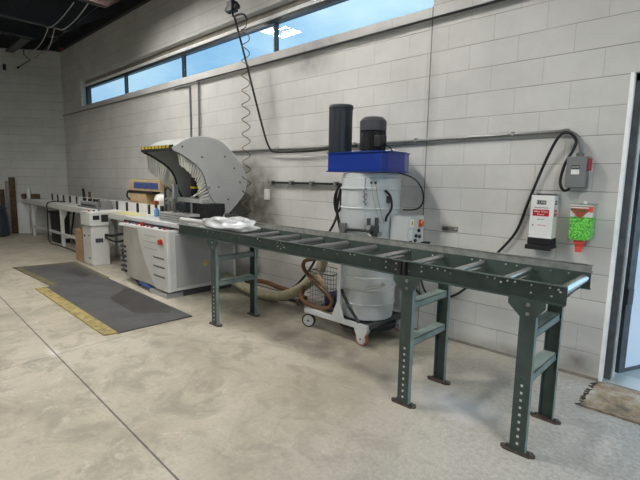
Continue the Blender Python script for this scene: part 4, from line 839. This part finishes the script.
# wire basket on the cart
t = thing('wire_basket', 'grey wire mesh basket holding cloths and a hose beside the drum', 'basket', (9.42, -.50, .195))
g = G(); bx0, bx1, by0, by1, bz0, bz1 = 9.30, 9.62, -.66, -.36, .20, .56
for k in range(9):
    z = bz0+(bz1-bz0)*k/8; rr = .002 if k < 8 else .006
    g.tube([(bx0, by0, z), (bx1, by0, z), (bx1, by1, z), (bx0, by1, z), (bx0, by0, z)], rr, 4, smooth=False)
for k in range(9):
    x = bx0+(bx1-bx0)*k/8
    for y in (by0, by1): g.tube([(x, y, bz0), (x, y, bz1)], .002, 4, smooth=False)
    y = by0+(by1-by0)*k/8
    for x2 in (bx0, bx1): g.tube([(x2, y, bz0), (x2, y, bz1)], .002, 4, smooth=False)
    g.tube([(x, by0, bz0), (x, by1, bz0)], .003, 4, smooth=False)
g.build('mesh', 'wire', t)
for (c_, r_, s_, lb) in (((9.52, -.50, .205), (.075, .10, .12), 3, 'dark blue rag crumpled in the bottom of the wire basket'),):
    tag(blob('rag', c_, r_, 'darkblue', s_, 3, .3), lb, 'cloth')
g = G(); g.tube([(9.33, -.56, .50), (9.40, -.55, .44), (9.45, -.545, .34), (9.51, -.54, .26)], lambda u: .035*(1-.25*u), 8); tag(g.build('work_glove', 'tan', smooth=True), 'tan cloth glove draped down inside the wire basket', 'glove')
# hoses
g = G(); pts = [V(p) for p in [(9.40, -.49, .74), (9.35, -.48, .655), (9.255, -.47, .50), (9.10, -.46, .36), (8.86, -.45, .21), (8.60, -.44, .115), (8.34, -.42, .075), (8.05, -.42, .08), (7.80, -.42, .12), (7.56, -.45, .2)]]
g.tube(pts, lambda u: .056+.0022*math.sin(u*520), 16, n=34)
t = thing('suction_hose', 'thick cream flexible suction hose sweeping from saw to dust collector', 'hose', (8.3, -.44, .0)); g.build('hose', 'creamhose', t, smooth=True)
G().cyl((9.36, -.487, .68), (9.43, -.492, .78), .066, seg=20).build('cuff', 'black', t, smooth=True)
g = G(); g.cyl((9.42, -.49, .76), (9.66, -.46, .80), .052, seg=20); g.build('inlet_pipe', 'mgrey', t, smooth=True)
g = G(); g.tube([(9.42, -.56, .70), (9.34, -.62, .68), (9.27, -.66, .66), (9.255, -.68, .61), (9.30, -.685, .55), (9.40, -.69, .49), (9.52, -.695, .43), (9.62, -.69, .37), (9.655, -.68, .31), (9.62, -.685, .25), (9.52, -.69, .225), (9.38, -.69, .225), (9.27, -.68, .24), (9.18, -.64, .27), (9.13, -.56, .34), (9.06, -.50, .24), (8.95, -.46, .10)], .021, 10, n=8)
tag(g.build('rubber_hose', 'amber', smooth=True), 'rust brown rubber hose curling in an S around the wire basket', 'hose')
g = G(); g.tube([(8.95, -.34, .14), (8.7, -.30, .16), (8.45, -.30, .17), (8.2, -.30, .19), (7.95, -.30, .17), (7.6, -.33, .1)], .030, 10); tag(g.build('rubber_hose', 'amber', smooth=True), 'brown hose lying behind the cream suction hose near the wall', 'hose')
tag(G().box((8.2, -.20, 0), (9.2, -.14, .035)).build('floor_batten', 'dgrey'), 'dark strip on the floor along the wall behind the hoses', 'strip')

# ------------------------------------------------------------------ floor mats
t = thing('work_mat', 'far charcoal anti fatigue mat beside the control pedestal', 'mat', (5.0, -1.65, 0), 'charcoal floor mats')
G().prism([(4.12, -2.12), (5.86, -2.05), (5.86, -1.30), (4.25, -1.24)], 'z', .001, .010).build('mat_edge', 'matedge', t)
G().prism([(4.28, -2.03), (5.86, -1.95), (5.86, -1.37), (4.38, -1.32)], 'z', .010, .012).build('mat_surface', 'mat1', t)
G().prism([(4.85, -1.42), (5.55, -1.42), (5.6, -1.60), (5.0, -1.62)], 'z', .012, .0128).build('dark_patch', 'mat2', t)  # darker area of the mat surface
t = thing('work_mat', 'near charcoal mat with yellow border in front of the saw', 'mat', (7.05, -1.75, 0), 'charcoal floor mats')
G().prism([(5.87, -2.12), (8.27, -2.15), (8.28, -1.38), (5.87, -1.33)], 'z', .001, .012).build('mat_surface', 'mat1', t)
G().prism([(5.87, -2.24), (8.24, -2.27), (8.27, -2.15), (5.87, -2.12)], 'z', .001, .013).build('yellow_border', 'matyel', t, label='worn yellow border strip')
G().prism([(6.6, -1.36), (7.9, -1.40), (8.02, -1.50), (7.8, -1.78), (7.0, -1.74), (6.75, -1.5)], 'z', .012, .0128).build('dark_patch', 'mat2', t)  # darker sheet, the saw's soft shadow painted onto the mat
# door mat with frayed edge
g = G(); e = []; rnd = random.Random(5)
for k in range(26): e.append((11.755+.018*rnd.random(), -.03-(.49)*k/25))
for k in range(30): e.append((11.77+.95*(k+1)/30, -.525+.008*rnd.random()))
for k in range(20): e.append((12.72+.006*rnd.random(), -.52+.49*(k+1)/20))
g.prism(e[::-1], 'z', .001, .014); tag(g.build('door_mat', 'doormat'), 'sandy brown worn doormat with frayed edge at the doorway', 'mat')

fr_ = G(); rnd = random.Random(9)
for k in range(70):
    y = -.03-.47*rnd.random(); x = 11.775; fr_.tube([(x+.01, y, .006), (x-.02-.03*rnd.random(), y+rnd.uniform(-.02, .02), .004)], .0035, 4, smooth=False)
fg = fr_.build('frayed_edge', 'footp', bpy.data.objects['door_mat']); fg['kind'] = 'stuff'

# ------------------------------------------------------------------ sky
wd = bpy.data.worlds.new('sky'); sc.world = wd; wd.use_nodes = True
N = wd.node_tree.nodes; L = wd.node_tree.links; bg = N['Background']
tc = N.new('ShaderNodeTexCoord'); nz = N.new('ShaderNodeTexNoise'); nz.inputs['Scale'].default_value = 2.6; nz.inputs['Detail'].default_value = 7; nz.inputs['Roughness'].default_value = .55
mp = N.new('ShaderNodeMapping'); mp.inputs['Scale'].default_value = (1, 1, 2.4); L.new(tc.outputs['Generated'], mp.inputs['Vector']); L.new(mp.outputs['Vector'], nz.inputs['Vector'])
r = N.new('ShaderNodeValToRGB'); r.color_ramp.elements[0].position = .36; r.color_ramp.elements[0].color = (.225, .45, .66, 1); r.color_ramp.elements[1].position = .68; r.color_ramp.elements[1].color = (.55, .75, .84, 1)
L.new(nz.outputs['Fac'], r.inputs['Fac']); L.new(r.outputs['Color'], bg.inputs['Color']); bg.inputs['Strength'].default_value = 2.3

# ------------------------------------------------------------------ camera
cam = bpy.data.cameras.new('camera'); co = bpy.data.objects.new('camera', cam); COL.objects.link(co)
f_, pi_, ro, ya = 440.4179, .1373, .0167, .758
fw = V((-math.sin(ya)*math.cos(pi_), math.cos(ya)*math.cos(pi_), -math.sin(pi_))); r0 = V((math.cos(ya), math.sin(ya), 0)); u0 = r0.cross(fw)
rr = r0*math.cos(ro)+u0*math.sin(ro); uu = -r0*math.sin(ro)+u0*math.cos(ro)
m_ = Matrix((rr, uu, -fw)).transposed().to_4x4(); m_.translation = V((12.3907, -3.7514, 1.4791)); co.matrix_world = m_
cam.sensor_fit = 'HORIZONTAL'; cam.sensor_width = 36; cam.lens = 36*f_/640; cam.clip_start = .05
sc.camera = co
sc.view_settings.view_transform = 'Standard'; sc.view_settings.look = 'None'; sc.view_settings.gamma = 1; sc.view_settings.use_curve_mapping = False
sc.view_settings.exposure = .17
